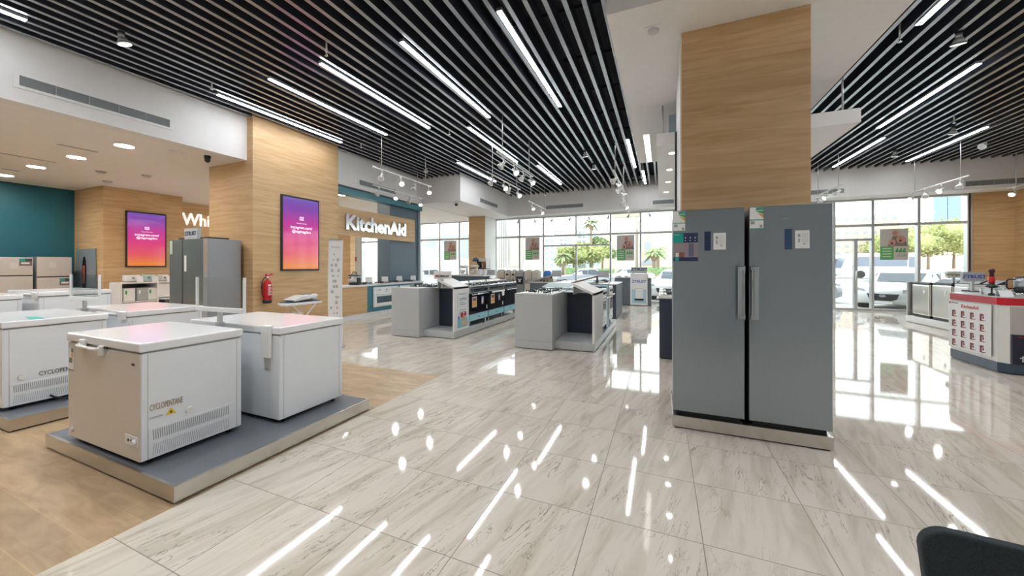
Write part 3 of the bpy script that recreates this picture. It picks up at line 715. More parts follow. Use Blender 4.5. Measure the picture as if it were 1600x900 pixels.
t = thing('display_cabinet', 'low white open cabinet beside the oak pier under the far screen', 'cabinet', (-13.9, 5.62, 0))
MB().box(-.3, .3, -.62, .62, 1.02, 1.06).build('top', white, t)
for q in (-.62, .16, .58): MB().box(-.3, .3, q, q+.04, 0, 1.02).build('side_panel', white, t)
MB().box(-.3, -.27, -.58, .58, 0, 1.02).build('back_panel', darkgrey, t)
MB().box(-.27, .3, .20, .58, .60, 1.0).build('front_panel', white, t)
MB().box(-.27, .3, -.58, .16, .50, .53).build('shelf', white, t); MB().box(-.27, .5, .20, .9, .54, .57).build('shelf', white, t)
for i, (y, l) in enumerate([(-.42, 'left'), (-.14, 'middle'), (.09, 'right')]):
    f = thing('mini_refrigerator', 'small %s boxy refrigerator, %s one inside the low white cabinet' % (('white', 'grey', 'white')[i], l), 'refrigerator', (-13.9, 5.62+y, .53), 0, 'mini refrigerators in the low cabinet')
    MB().box(-.22, .24, -.125, .125, 0, .36, .01).build('cabinet', (plast, M('mini_grey', (.40, .41, .42), .4), plast)[i], f)
    MB().box(.24, .27, -.12, .12, .01, .35, .01).build('door', (plast, M('mini_grey', (.40, .41, .42), .4), plast)[i], f)
    MB().box(.27, .273, -.09, -.05, .2, .3).build('label', (green, paper, green)[i], f)
for i, (y, w, c) in enumerate([(-.30, .16, plast), (.03, .17, M('mint_plastic', (.50, .68, .64), .4)), (.40, .09, plast)]):
    f = thing('toaster', ('silver toaster at the left end of the low white cabinet', 'mint green toaster in the middle of the low cabinet top', 'small white toaster at the right end of the low cabinet')[i], 'toaster', (-13.85, 5.62+y, 1.06), 0, 'small appliances on the low cabinet')
    MB().box(-.10, .10, -w, w, .01, .20, .03, 3).build('body', c, f); MB().box(-.03, .03, -w+.04, w-.04, .198, .204).build('slot', black, f)
    MB().box(.1, .12, -.02, .02, .10, .13, .004).build('lever', black, f)
    MB().box(-.09, .09, -w+.02, w-.02, 0, .012).build('base', black, f)
    g = MB().prism([(.18, y+w*.3+5.62, 1.06), (.18, y+w*.3+5.76, 1.06), (.14, y+w*.3+5.76, 1.22), (.14, y+w*.3+5.62, 1.22)], (.004, 0, .001))
    o = g.build('price_card', paper, loc=(-13.85, 0, 0)); tag(o, ('white price card leaning before the silver toaster', 'white price card leaning before the mint toaster', 'white price card leaning before the small end toaster')[i], 'price card', 'price cards on the low cabinet')

# side by side fridge
t = thing('side_by_side_refrigerator', 'large side by side refrigerator with dark glossy doors and grey side', 'refrigerator', (-8.72, 4.24, .0))
fx = -8.72
L0, L1, L2 = onY(260, 400, 4.2)[0]-fx, onY(309, 400, 4.2)[0]-fx, onX(316, 400, -8.30)[0]-fx
L0 = onY(260, 400, 4.17)[0]-fx
MB().box(L0+.01, L2, .06, .68, .10, 2.06, .01).build('cabinet', M('sbs_side', (.30, .31, .33), .42, .2), t)
mid = onY(279, 400, 4.17)[0]-fx
md = M('dark_mirror_door', (.46, .45, .43), .25, .7, noise=.02)
MB().box(L0, mid, -.02, .05, .14, 2.05, .004).build('door', md, t)
MB().box(mid+.035, L2-.0, -.02, .05, .14, 2.05, .004).build('door', md, t)
MB().box(mid-.002, mid+.037, -.012, .05, .14, 2.05).build('handle_recess', black, t)
MB().box(L2-.002, L2+.012, -.02, .055, .14, 2.05).build('door_edge', chrome, t)
MB().box(L0+.02, L2-.1, .12, .5, 2.06, 2.095).build('hinge_cover', black, t)
MB().box(L0+.02, L0+.11, -.024, -.02, 1.75, 2.03).build('energy_sticker', M('pale_green', (.45, .60, .50), .5), t)
MB().box(mid+.10, mid+.17, -.024, -.02, 1.40, 1.72).build('instruction_sheet', paper, t)
MB().box(L0, L2, -.03, .7, 0, .10).build('plinth', steel, t)
c0, c1 = onY(288, 365, 4.3)[0], onY(307.5, 365, 4.3)[0]
t = thing('brand_sign', 'grey ZTRUST sign block standing on the dark side by side refrigerator', 'sign', ((c0+c1)/2, 4.3, 2.06))
MB().box((c0-c1)/2, (c1-c0)/2, 0, .08, 0, .215, .004).build('panel', M('sign_grey', (.50, .52, .53), .4), t)
text('lettering', 'ZTRUST', .115, navy, t, (0, -.003, .11), (PI/2, 0, 0), sx=.95, bold=.002)

# wall lettering
wl = text('wall_lettering', 'Whirlpool', .62, M('sign_white', (.9, .9, .9), .3, emis=.55, ecol=(1, 1, 1)), None, (-15.58, 7.30, 3.16), RX, ext=.03, align='LEFT', sx=.78, bold=.004)
tag(wl, 'large white illuminated Whirlpool wall lettering, mostly hidden by oak column', 'sign')

# ================================================================== KITCHEN SHOWROOM BEHIND THE COLUMN
XK = -8.30
t = thing('sign_board', 'long oak sign board with mirrored KitchenAid lettering', 'sign', (XK, 9.0, 2.38))
MB().box(-.1, .0, -1.79, 1.79, 0, .80).build('board', oak, t)
text('lettering', 'KitchenAid', .58, chrome, t, (.02, -.05, .37), RX, ext=.03, sx=1.0, bold=.024, label='mirror polished letters')
struct('wall_pier', MB().box(-8.95, -8.42, 9.62, 11.13, 0, ZL), slate)
struct('trim_2', MB().box(-8.5, -8.235, 7.2, 11.14, 3.55, 3.73), teals)
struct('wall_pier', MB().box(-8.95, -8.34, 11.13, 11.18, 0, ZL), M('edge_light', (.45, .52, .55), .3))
kc = thing('kitchen_counter', 'kitchen counter with oak end and teal front beneath the KitchenAid board', 'counter', (-8.0, 9.0, 0))
y8 = onX(574, 470, -8.0)[1]
MB().box(-.41, -.02, -1.79, 1.86, .0, .145).build('kick', white, kc)
MB().box(-.41, 0, -1.79, y8-9.0, .145, .92).build('side_panel', oak, kc)
MB().box(-.41, -.005, y8-9.0, 1.86, .145, .92).build('front_panel', teals, kc)
MB().box(-.41, .02, -1.79, 1.9, .92, .97, .004).build('worktop', white, kc)
ov = [onX(582.7, 470, -8.0)[1]-9, onX(621.5, 470, -8)[1]-9, onX(624, 470, -8)[1]-9]
for i, (a, b) in enumerate([(ov[0], ov[1]), (ov[2], ov[2]+.72)]):
    o = thing('builtin_oven', ('white built in oven nearest the oak end of the kitchen counter', 'second white built in oven in the teal counter front')[i], 'oven', (-7.995, 9+(a+b)/2, .27), 0, 'white built in ovens')
    w = (b-a)/2
    MB().box(-.0, .02, -w, w, 0, .60, .006).build('body', plast, o)
    d = MB().box(.02, .04, -w+.01, w-.01, .02, .42, .006).build('door', plast, o)
    MB().box(.04, .043, -w+.12, w-.08, .12, .32).build('door_window', M('oven_window', (.08, .12, .14), .08), d)
    MB().cyl((.07, -w+.08, .385), (.07, w-.08, .385), .011).box(.03, .07, -w+.09, -w+.11, .375, .395).box(.03, .07, w-.11, w-.09, .375, .395).build('door_handle', plast, d)
    for k in (-.55, .0, .55): MB().cyl((.02, k*w, .515), (.045, k*w, .515), .024).build('knob', dim_lens, o)
    MB().box(.02, .022, -.09, .03, .44, .455).build('badge', inkg, o)

def hob(x, y, z, rz, label, mat, group, w=.29, d=.25):
    t = thing('gas_hob', label, 'hob', (x, y, z), rz, group)
    MB().box(-w, w, -d, d, 0, .018, .006).build('plate', mat, t)
    for sx, sy, r in ((-.5, .45, .05), (.5, .45, .04), (-.5, -.45, .04), (.5, -.45, .055)):
        cx, cy = sx*w, sy*d
        MB().lathe([(r, .018), (r, .03), (r*.7, .038), (.001, .038)], (cx, cy, 0), 14).build('burner', black, t)
        MB().box(cx-.09, cx+.09, cy-.005, cy+.005, .045, .055).box(cx-.005, cx+.005, cy-.09, cy+.09, .045, .055).box(cx-.09, cx-.08, cy-.005, cy+.005, .018, .05).box(cx+.08, cx+.09, cy-.005, cy+.005, .018, .05).build('pan_support', black, t)
    MB().cyl((w-.04, -.04, .018), (w-.04, -.04, .04), .018).cyl((w-.04, .04, .018), (w-.04, .04, .04), .018).build('knobs', chrome, t)
    return t
for i, y in enumerate((8.15, 8.85, 9.55, 10.3)):
    hob(-8.2, y+.12, .97, 0, ('steel gas hob beside the pressure cooker on the kitchen counter', 'steel gas hob second from the pressure cooker', 'steel gas hob third from the pressure cooker', 'steel gas hob at the far end of the kitchen counter')[i], chrome, 'gas hobs on the kitchen counter', .19, .25)
    c = MB().prism([(-.10, 0, 0), (.10, 0, 0), (.10, .06, .20), (-.10, .06, .20)], (0, .004, .0))
    o = c.build('price_card', paper, loc=(-8.33, y+.45, .97)); o.rotation_euler = (0, 0, .9)
    tag(o, ('white price card behind the hob nearest the pressure cooker', 'white price card behind the second kitchen hob', 'white price card behind the third kitchen hob', 'white price card at the far end of kitchen counter')[i], 'price card', 'price cards on the kitchen counter')
p = onX(554, 441, -8.2)
t = thing('pressure_cooker', 'round steel electric pressure cooker on the kitchen counter', 'pressure cooker', (-8.2, p[1], .97))
MB().lathe([(.15, .0), (.165, .03), (.165, .06)], seg=28).build('base', black, t)
MB().lathe([(.163, .06), (.163, .24), (.168, .25)], seg=28).build('body', chrome, t)
MB().lathe([(.17, .25), (.168, .28), (.14, .31), (.08, .325), (.001, .33)], seg=28).build('lid', M('lid_dark', (.10, .11, .12), .25), t)
MB().tube([(-.07, 0, .32), (-.06, 0, .37), (.06, 0, .37), (.07, 0, .32)], .014).build('lid_handle', black, t)
MB().box(.15, .18, -.06, .06, .06, .2, .006).build('control_panel', black, t)
MB().box(-.03, .03, -.20, -.16, .19, .22, .006).build('side_handle', black, t); MB().box(-.03, .03, .16, .20, .19, .22, .006).build('side_handle', black, t)
p = onY(575.5, 405, YW-.2)
fa = thing('fire_alarm', 'small red fire alarm box on the cream wall seen under the sign board', 'fire alarm', (onY(555, 405, YW-.06)[0], YW-.06, onY(555, 405, YW-.06)[2]))
MB().box(-.1, .1, -.05, 0, -.13, .13, .01).build('box', redp, fa); MB().cyl((0, -.05, 0), (0, -.06, 0), .05).build('button', M('alarm_dark', (.2, 0, 0), .4), fa)
# ================================================================== MIDDLE ISLANDS
def cooker(x, y0, y1, z, label, door, drawer, face=1, z1=1.05, sticker=True, towel=False, panelm=None):
    """freestanding cooker, front towards +X at x"""
    t = thing('gas_cooker', label, 'cooker', (x, (y0+y1)/2, z), 0, 'free standing cookers on the display islands')
    w = (y1-y0)/2-.01; H = z1-z
    MB().box(-.56, -.03, -w, w, .11, H-.03, .004).build('body', alum if door is blackg else plast, t)
    MB().box(-.03, 0, -w, w, H-.16, H-.02, .006).build('control_panel', panelm or chrome, t)
    for k in range(6):
        yy = -w+.12+(2*w-.24)*k/5
        MB().cyl((0, yy, H-.10), (.03, yy, H-.10), .020, .017, seg=14).build('knob', black, t)
    d = MB().box(-.03, 0, -w+.004, w-.004, .27, H-.175, .006).build('oven_door', door, t)
    MB().cyl((.045, -w+.06, H-.205), (.045, w-.06, H-.205), .013).box(0, .045, -w+.08, -w+.10, H-.215, H-.195).box(0, .045, w-.10, w-.08, H-.215, H-.195).build('door_handle', chrome if door is blackg else plast, d)
    if door is not blackg: MB().box(0, .003, -w+.09, w-.09, .36, H-.27).build('door_window', blackg, d)
    MB().box(-.03, -.002, -w+.004, w-.004, .12, .262, .004).build('storage_drawer', drawer, t)
    text('badge', 'SIMFER' if False else 'Glemgas', .03, ink, t, (.0, 0, .19), RX, ext=.001)
    for sx in (-.5, -.06):
        for sy in (-w+.06, w-.06): MB().box(sx-.02, sx+.02, sy-.025, sy+.025, 0, .115).build('leg', chrome, t)
    if sticker:
        e = MB().box(.0005, .002, -w+.12, -w+.34, .42, .66).build('energy_sticker', M('sticker_cream', (.62, .50, .42), .5), t)
        MB().box(.002, .003, -w+.14, -w+.32, .44, .54).build('sticker_print', orange, e); MB().box(.002, .003, -w+.16, -w+.30, .56, .63).build('sticker_print', maroon, e)
        e = MB().box(.0005, .002, w-.34, w-.22, .46, .64).build('promo_sticker', M('sticker_violet', (.28, .22, .42), .5), t)
        MB().box(.002, .003, w-.32, w-.28, .49, .60).build('sticker_print', paper, e); MB().box(.002, .003, w-.27, w-.23, .47, .52).build('sticker_print', redp, e)
        MB().box(.0005, .002, w-.08, w-.04, .33, .42).build('price_tag', paper, t)
    # hob top
    MB().box(-.54, -.01, -w+.01, w-.01, H-.03, H-.012, .004).build('hob_top', chrome if door is blackg else plast, t)
    n = 3 if w > .4 else 2
    for i in range(n):
        for j in (0, 1):
            cy = -w+(2*w)*(i+.5)/n; cx = -.41+.27*j
            MB().cyl((cx, cy, H-.012), (cx, cy, H+.004), .045, .035, seg=12).build('burner', black, t)
            MB().box(cx-.11, cx+.11, cy-.006, cy+.006, H+.008, H+.018).box(cx-.006, cx+.006, cy-.11, cy+.11, H+.008, H+.018).box(cx-.11, cx-.1, cy-.006, cy+.006, H-.012, H+.01).box(cx+.1, cx+.11, cy-.006, cy+.006, H-.012, H+.01).build('pan_support', black, t)
    MB().prism([(-.54, -w+.01, H-.01), (-.56, -w+.01, H-.01), (-.57, -w+.01, H+.07), (-.55, -w+.01, H+.07)], (0, 2*w-.02, 0)).build('splash_back', chrome, t)
    if towel:
        MB().box(.03, .07, -w+.10, w-.06, H-.225, H-.185, .012).prism([(.065, w-.28, H-.22), (.075, w-.26, H-.34), (.075, w-.14, H-.33), (.065, w-.10, H-.2)], (.006, 0, 0)).build('protective_wrap', paper, t)
    return t

def island(X0, X1, X2, Y0, Y1, Y2, Y3, H, label, has_poster):
    """box counter X0..X1 from Y0, low stand X1..X2 from Y1 to Y3, open niche ending at Y2, near end panel along X2"""
    t = thing('display_island', label, 'display island', ((X0+X2)/2, (Y0+Y3)/2, 0), 0, 'grey display islands')
    cx, cy = (X0+X2)/2, (Y0+Y3)/2
    def L(a, b, c, d): return (a-cx, b-cx, c-cy, d-cy)
    MB().box(*L(X0, X1, Y0, Y3), .15, H, .003).build('counter', grey_lam, t)
    MB().box(*L(X0+.003, X1-.003, Y0+.004, Y3-.003), .012, .146).build('kick', grey_lam, t)
    MB().box(*L(X1, X2, Y1, Y3), .012, .15, .003).build('stand', grey_lam, t)
    MB().box(*L(X0+.02, X2-.02, Y1+.03, Y3-.03), 0, .016).build('recess', black, t)
    MB().box(*L(X1+.002, X2-.04, Y2-.03, Y2), .15, H-.02).build('back_panel', dark, t)
    MB().box(*L(X2-.04, X2, Y1, Y2), .15, H+.03, .003).build('end_panel', white, t)
    MB().box(*L(X1-.1, X2-.04, Y2-.3, Y2), H-.02, H).build('niche_top', grey_lam, t)
    # sloping lightweight roof panel above the niche
    a = (X1+.33-cx, H+.20); b = (X2+.0-cx, H+.03)
    MB().prism([(a[0], Y1-cy, a[1]), (b[0], Y1-cy, b[1]), (b[0], Y1-cy, b[1]-.045), (a[0], Y1-cy, a[1]-.045)], (0, Y2-Y1, 0)).build('sloping_panel', white, t)
    MB().box(X1+.33-cx, X1+.35-cx, Y1+.02-cy, Y2-cy, H, H+.17).build('support', alum, t)
    if has_poster:
        p = MB().box(X2-cx+.0005, X2-cx+.003, Y1-cy+.12, Y2-cy-.05, .20, H-.10).build('poster', M('poster_pale', (.60, .66, .72), .4), t)
        MB().box(X2-cx+.003, X2-cx+.004, Y1-cy+.12, Y2-cy-.05, .20, .40).build('poster_print', M('poster_aqua', (.20, .50, .60), .5), p)
        MB().box(X2-cx+.003, X2-cx+.004, Y1-cy+.14, Y2-cy-.07, .52, .90).build('poster_print', M('poster_light', (.74, .76, .78), .4), p)
        for (yy, zz, r, c) in ((.30, .46, .06, redp), (.38, .40, .06, M('print_peach', (.75, .40, .25), .5)), (.44, .47, .05, redp), (.36, .30, .07, M('print_pizza', (.70, .52, .30), .5)), (.46, .27, .05, M('print_peach', (.75, .4, .25), .5)), (.17, .42, .03, bluep)):
            MB().prism([(X2-cx+.004, Y1-cy+yy+r*math.cos(2*PI*k/14), zz+r*math.sin(2*PI*k/14)) for k in range(14)], (.0012, 0, 0)).build('poster_print', c, p)
        text('poster_text', 'GLEMGAS', .085, ink, p, (X2-cx+.004, Y1-cy+.34, .80), RX, ext=.0006, sx=.8)
        m = MB()
        for z in (.90, .72, .68, .56, .52, .485): m.box(X2-cx+.004, X2-cx+.005, Y1-cy+.2, Y1-cy+.2+random.Random(z).uniform(.2, .3), z, z+.018)
        m.build('poster_text', inkg, p)
    return t
I1 = island(-5.43, -4.71, -3.955, 6.26, 6.435, 7.04, 9.98, 1.04, 'grey display island with side poster and three teal drawer cookers', True)
for i, (a, b, l) in enumerate([(7.06, 8.0, 'wide black door cooker with teal drawer, nearest the island poster'), (8.03, 8.96, 'wide black door cooker with teal drawer, middle of three, wrap on handle'), (8.99, 9.9, 'wide black door cooker with teal drawer, farthest of three')]):
    cooker(-3.955, a, b, .15, l, blackg, aqua, towel=(i == 1), z1=1.07, sticker=i < 2)
sb = thing('brand_sign', 'white GLEMGAS sign block on top of the grey display island', 'sign', (-4.28, 6.46, 1.235))
MB().box(-.20, .20, 0, .07, 0, .165, .004).build('panel', paper, sb); text('lettering', 'GLEMGAS', .066, ink, sb, (.03, -.003, .06), (PI/2, 0, 0), bold=.0015)
MB().box(-.155, -.115, -.003, 0, .04, .085).build('logo', redp, sb)
MB().box(-.02, .02, .01, .05, -.19, .002).build('post', alum, sb)
hob(-5.05, 7.0, 1.04, 0, 'dark glass hob on the near end of the poster island', blackg, 'hobs on the islands')
hob(-5.05, 8.1, 1.04, 0, 'dark glass hob in the middle of the poster island', blackg, 'hobs on the islands')

I2 = island(-2.52, -1.80, -1.085, 6.21, 6.365, 7.35, 9.6, 1.0, 'grey display island with open dark niche in the centre of the shop', False)
I2x = -1.10
cooker(I2x, 7.38, 7.99, .15, 'white cooker with dials on the central island, nearest the niche', plast, plast, z1=1.05, sticker=False, panelm=plast)
cooker(I2x, 8.42, 9.05, .15, 'white cooker on the central island beyond the teal divider', plast, plast, z1=1.05, sticker=False, panelm=plast)
dv = MB().box(-.28, .28, -.19, .19, 0, .92, .004)
tag(dv.build('teal_cabinet', teals, loc=(-1.39, 8.20, .15)), 'teal divider cabinet between the two white cookers on the central island', 'cabinet')
for k, (yy, l) in enumerate([(6.55, 'steel gas hob on the near end of the central island'), (7.15, 'steel gas hob second on the central island counter')]):
    hob(-2.14, yy, 1.0, 0, l, chrome, 'hobs on the islands', .30, .24)
MB_ = MB().prism([(-.16, -.14, .02), (.16, -.14, .02), (.16, .14, .09), (-.16, .14, .09)], (0, 0, .012))
# low glass showcase cover behind the hobs
gb = thing('glass_hob', 'tilted glass topped hob on the central island counter', 'hob', (-2.10, 7.75, 1.0))
MB().prism([(-.30, -.26, .05), (.30, -.26, .05), (.30, .26, .12), (-.30, .26, .12)], (0, 0, .012)).build('glass_top', M('pale_glass', (.55, .66, .66), .05), gb)
MB().box(-.28, .28, -.24, .24, 0, .04).build('base', chrome, gb)
MB().box(-.02, .02, -.24, -.2, .03, .06).build('support', alum, gb); MB().box(-.02, .02, .20, .24, .03, .12).build('support', alum, gb)

# further islands
def far_island(x0, x1, y0, y1, h, label, mat, roof=1, rm=white, sign=None, post=None):
    t = thing('display_island', label, 'display island', ((x0+x1)/2, (y0+y1)/2, 0), 0, 'dark display islands towards the window')
    a, b = (x1-x0)/2, (y1-y0)/2
    MB().box(-a, a, -b, b, .012, h, .003).build('counter', mat, t); MB().box(-a+.03, a-.03, -b+.03, b-.03, 0, .013).build('recess', black, t)
    MB().box(-a-.01, a+.01, -b-.01, b+.01, h, h+.02).build('worktop', white, t)
    if roof:
        s = roof
        MB().prism([(s*(-.75), -b, h+.05), (s*(.05), -b, h+.26), (s*(.05), -b, h+.22), (s*(-.75), -b, h+.01)], (0, .7, 0)).build('sloping_panel', rm, t)
        MB().box(-.02, .02, -b+.1, -b+.2, h, h+.24).build('support', black, t)
        q = MB().box(s*.05 if s > 0 else -.35, .35 if s > 0 else -.05, -b, -b+.05, h+.20, h+.40).build('sign_block', M('sign_grey', (.50, .52, .53), .4), t)
        if sign: text('sign_text', sign, .08, navy, t, (s*.2, -b-.003, h+.30), (PI/2, 0, 0))
    return t
far_island(-6.35, -5.45, 11.75, 12.6, .98, 'dark island behind the poster island with sloping board and sign', darkgrey, 1, slate)
far_island(-3.9, -2.55, 10.9, 12.6, .98, 'dark island behind the central island with steel hobs', darkgrey, 1, alum)
far_island(-2.3, -1.2, 10.6, 12.3, .98, 'dark island near the centre with brown sloping board', dark, 1, M('brown_board', (.22, .13, .08), .5))
for x, y, l in ((-3.3, 11.7, 'steel hob on the dark island behind the central island'), (-1.75, 11.6, 'steel hob on the island with brown board'), (-5.9, 12.28, 'steel hob on the island behind the poster island')):
    hob(x, y, 1.0, 0, l, chrome, 'hobs on the islands')
# built-in ovens on display on island
o = thing('builtin_oven', 'steel built in oven front standing on the dark island behind the centre', 'oven', (-3.45, 10.98, 1.0))
MB().box(-.30, .30, 0, .4, 0, .12, .004).build('body', steel, o)
for k in (-.1, 0, .1): MB().cyl((k, 0, .06), (k, -.03, .06), .022).build('knob', black, o)

# ZTRUST island
t = thing('display_island', 'dark grey island with white ZTRUST end panel before the window', 'display island', (-1.10, 15.1, 0), 0, 'dark display islands towards the window')
MB().box(-.62, -.03, -.45, .45, .02, 1.06, .003).build('counter', darkgrey, t); MB().box(.61, .62+.10, -.45, .45, .02, 1.06).build('side', darkgrey, t)
MB().box(-.03, .60, -.47, .45, .02, 1.22, .004).build('end_panel', paper, t)
MB().box(-.6, .6, -.43, .43, 0, .02).build('recess', black, t)
MB().box(.03, .54, -.476, -.47, .10, 1.12).build('poster', M('poster_sky', (.42, .62, .70), .4), t)
MB().box(.03, .54, -.478, -.476, .62, 1.12).build('poster_top', paper, t)
text('lettering', 'ZTRUST', .14, bluep, t, (.29, -.48, .92), (PI/2, 0, 0), bold=.003)
m = MB().box(.16, .43, -.482, -.478, .26, .70).build('printed_freezer', plast, t)
MB().box(.13, .46, -.483, -.478, .20, .27).build('printed_freezer', black, t); MB().box(.15, .44, -.484, -.478, .655, .665).build('printed_freezer', inkg, t)
MB().box(.0, .58, -.44, -.38, 1.24, 1.47, .004).build('sign_block', M('sign_grey', (.50, .52, .53), .4), t)
text('sign_text', 'ZTRUST', .16, navy, t, (.29, -.445, 1.38), (PI/2, 0, 0), bold=.004)
MB().box(.05, .09, -.42, -.38, 1.2, 1.26).build('post', alum, t); MB().box(.5, .54, -.42, -.38, 1.2, 1.26).build('post', alum, t)
hob(-1.45, 15.1, 1.06, 0, 'white hob on the dark ZTRUST island by the window', plast, 'hobs on the islands')
# dark island behind the oak column
t = thing('display_island', 'dark navy cabinet end just left of the tall refrigerators', 'display island', (.62, 7.6, 0), 0, 'dark display islands towards the window')
MB().box(-.66, .66, -1.25, 1.25, .02, .98, .003).build('counter', dark, t); MB().box(-.63, .63, -1.22, 1.22, 0, .02).build('recess', black, t)
MB().box(-.67, .67, -1.26, 1.26, .98, 1.02).build('worktop', white, t)
hob(.25, 6.75, 1.02, 0, 'steel gas hob on the navy cabinet left of the tall refrigerators', chrome, 'hobs on the islands', .27, .24)
hob(.25, 7.5, 1.02, 0, 'second steel gas hob on the navy cabinet behind the oak column', chrome, 'hobs on the islands', .27, .24)

# water dispensers
pl = MB().box(-1.15, 1.15, -.28, .28, 0, .30, .004)
tag(pl.build('dispenser_plinth', white, loc=(-5.37, 13.6, 0)), 'low white plinth under the row of water dispensers', 'plinth')
dlist = [(776, 788, cream, 0, 'beige water dispenser, leftmost of the row'), (788.3, 797, M('cream_light', (.66, .61, .54), .4), 1, 'beige water dispenser with dark tap recess, second of the row'),
 (797.3, 806, MATS['cream_light'], 1, 'beige water dispenser with dark tap recess, third of the row'), (806.3, 818, alum, 2, 'silver and black water dispenser in the row'),
 (819, 830.5, cream, 0, 'beige water dispenser right of the silver and black one'), (831, 842, cream, 0, 'beige water dispenser at the right end of the row')]
for a, b, mt, kind, l in dlist:
    xa, xb = onY(a, 422, 13.35)[0], onY(b, 422, 13.35)[0]; w = (xb-xa)/2-.008
    t = thing('water_dispenser', l, 'water dispenser', ((xa+xb)/2, 13.35, .30), 0, 'row of water dispensers')
    MB().box(-w, w, .02, .34, 0, 1.03, .02).build('body', mt, t)
    MB().box(-w+.005, w-.005, -.01, .03, .02, .50, .01).build('lower_door', mt, t)
    MB().box(-w+.005, w-.005, -.01, .03, .74, .98, .012).build('upper_panel', black if kind == 2 and False else mt, t)
    MB().box(-w+.03, w-.03, .012, .022, .54, .72).build('tap_recess', black if kind == 2 else M('recess_tan', (.36, .31, .25), .5), t)
    for k in (-.06, .06): MB().box(k-.015, k+.015, -.03, .02, .68, .73, .004).build('tap', paper, t)
    if kind == 1: MB().box(-.05, .05, -.014, -.008, .84, .91).build('display', black, t)
    if kind == 2: MB().box(-w+.008, w-.008, -.016, -.008, .50, .80).build('dark_panel', black, t); MB().box(-.05, .04, -.02, -.012, .58, .70).build('label', paper, t)
    MB().lathe([(w*.8, 1.03), (w*.75, 1.06), (w*.3, 1.075), (.001, 1.075)], (0, .18, 0), 16).build('top_cap', mt, t)
t = thing('water_bottle', 'blue round water bottle top at the end of the dispenser row', 'water bottle', (onY(843, 430, 13.5)[0]+.25, 13.75, .0))
MB().lathe([(.14, .95), (.17, 1.0), (.17, 1.26), (.12, 1.33), (.001, 1.34)], seg=20).build('bottle', M('bottle_blue', (.05, .18, .50), .15), t)
MB().box(-.17, .17, -.17, .17, 0, .95, .01).build('stand', cream, t)

# small appliance bar
t = thing('appliance_bar', 'triangular dark based bar with white top holding mixers', 'bar counter', (-6.25, 11.2, 0))
MB().box(-.72, .72, -.30, .30, 1.165, 1.205, .004).build('top', white, t); MB().box(-.72, -.35, -.31, -.30, 1.165, 1.205).build('front_strip', oak, t)
MB().prism([(-.5, -.25, .6), (.25, -.25, .6), (.68, -.25, 1.165), (-.68, -.25, 1.165)], (0, .5, 0)).build('wedge', slate, t)
MB().box(-.5, .25, -.22, .22, 0, .6).build('base', slate, t)
def mixer(x, y, z, label, mat, rz=.4):
    m = thing('stand_mixer', label, 'stand mixer', (x, y, z), rz, 'stand mixers on the bar')
    MB().box(-.10, .14, -.09, .09, 0, .04, .012).build('foot', mat, m); MB().box(.06, .13, -.05, .05, .03, .25, .015).build('column', mat, m)
    MB().ball((0, 0, .29), .075, 2, (2.2, .95, .85)).build('motor_head', mat, m)
    MB().lathe([(.04, .045), (.09, .09), (.10, .17), (.105, .18)], (-.06, 0, 0), 18).build('bowl', chrome, m)
    return m
mixer(-6.45, 11.15, 1.205, 'pale stand mixer on the left of the bar top', plast)
mixer(-6.08, 11.2, 1.205, 'cream stand mixer beside the pale one on the bar top', cream)
for i, (x, w, l) in enumerate([(-5.78, .09, 'small white kettle base on the bar top'), (-5.62, .06, 'white jug at the right end of bar top')]):
    k = thing('kettle', l, 'kettle', (x, 11.1, 1.205), 0, 'white jugs on the bar')
    MB().lathe([(w, 0), (w*1.05, .02), (w*.85, .16), (w*.7, .19), (.001, .20)], seg=18).build('body', plast, k); MB().tube([(w*.8, 0, .15), (w*1.5, 0, .14), (w*1.5, 0, .05), (w, 0, .03)], .008).build('handle', plast, k)
# coffee stand before the far column
cc = onY(747, 415, 14.2)
t = thing('coffee_stand', 'white shelf stand with coffee machines before the far oak column', 'shelf stand', (cc[0]+.05, 14.2, 0))
MB().box(-.45, .45, -.2, .2, .98, 1.02).build('shelf', white, t); MB().box(-.38, .45, -.18, .2, 1.40, 1.42).build('shelf', black, t)
for s_ in (-.44, .42): MB().box(s_, s_+.02, -.18, .18, 0, 1.86 if s_ > 0 else 1.0).build('side_panel', white, t)
MB().box(-.1, .45, .18, .2, 1.0, 1.86).build('back_panel', M('panel_pale', (.66, .64, .62), .4), t)
for i, (x, z, c, l) in enumerate([(-.3, 1.02, chrome, 'steel coffee machine at the left of the coffee stand'), (.05, 1.42, black, 'black coffee machine on the upper shelf of coffee stand'), (.28, 1.42, M('copper', (.5, .22, .10), .3, .8), 'copper toned coffee machine on the upper shelf'), (.08, 1.02, M('brown_box', (.30, .12, .08), .4), 'brown coffee machine on the lower shelf'), (.30, 1.02, plast, 'white coffee machine on the lower shelf')]):
    m = thing('coffee_machine', l, 'coffee machine', (cc[0]+.05+x, 14.12, z), 0, 'coffee machines on the stand')
    MB().box(-.08, .08, -.08, .1, 0, .05, .008).build('base', c, m); MB().box(-.08, .08, .03, .1, .04, .26, .01).build('body', c, m); MB().box(-.08, .08, -.09, .1, .2, .30, .015).build('head', c, m); MB().lathe([(.035, .05), (.04, .12), (.03, .14)], (0, -.03, 0), 14).build('jug', chrome, m)
m = thing('water_jug', 'navy blue domed canister on top of coffee machine', 'canister', (cc[0]-.08, 14.12, 1.72))
MB().lathe([(.13, .0), (.15, .06), (.12, .14), (.05, .17), (.001, .175)], seg=20).build('dome', M('dome_blue', (.02, .10, .22), .25), m); 

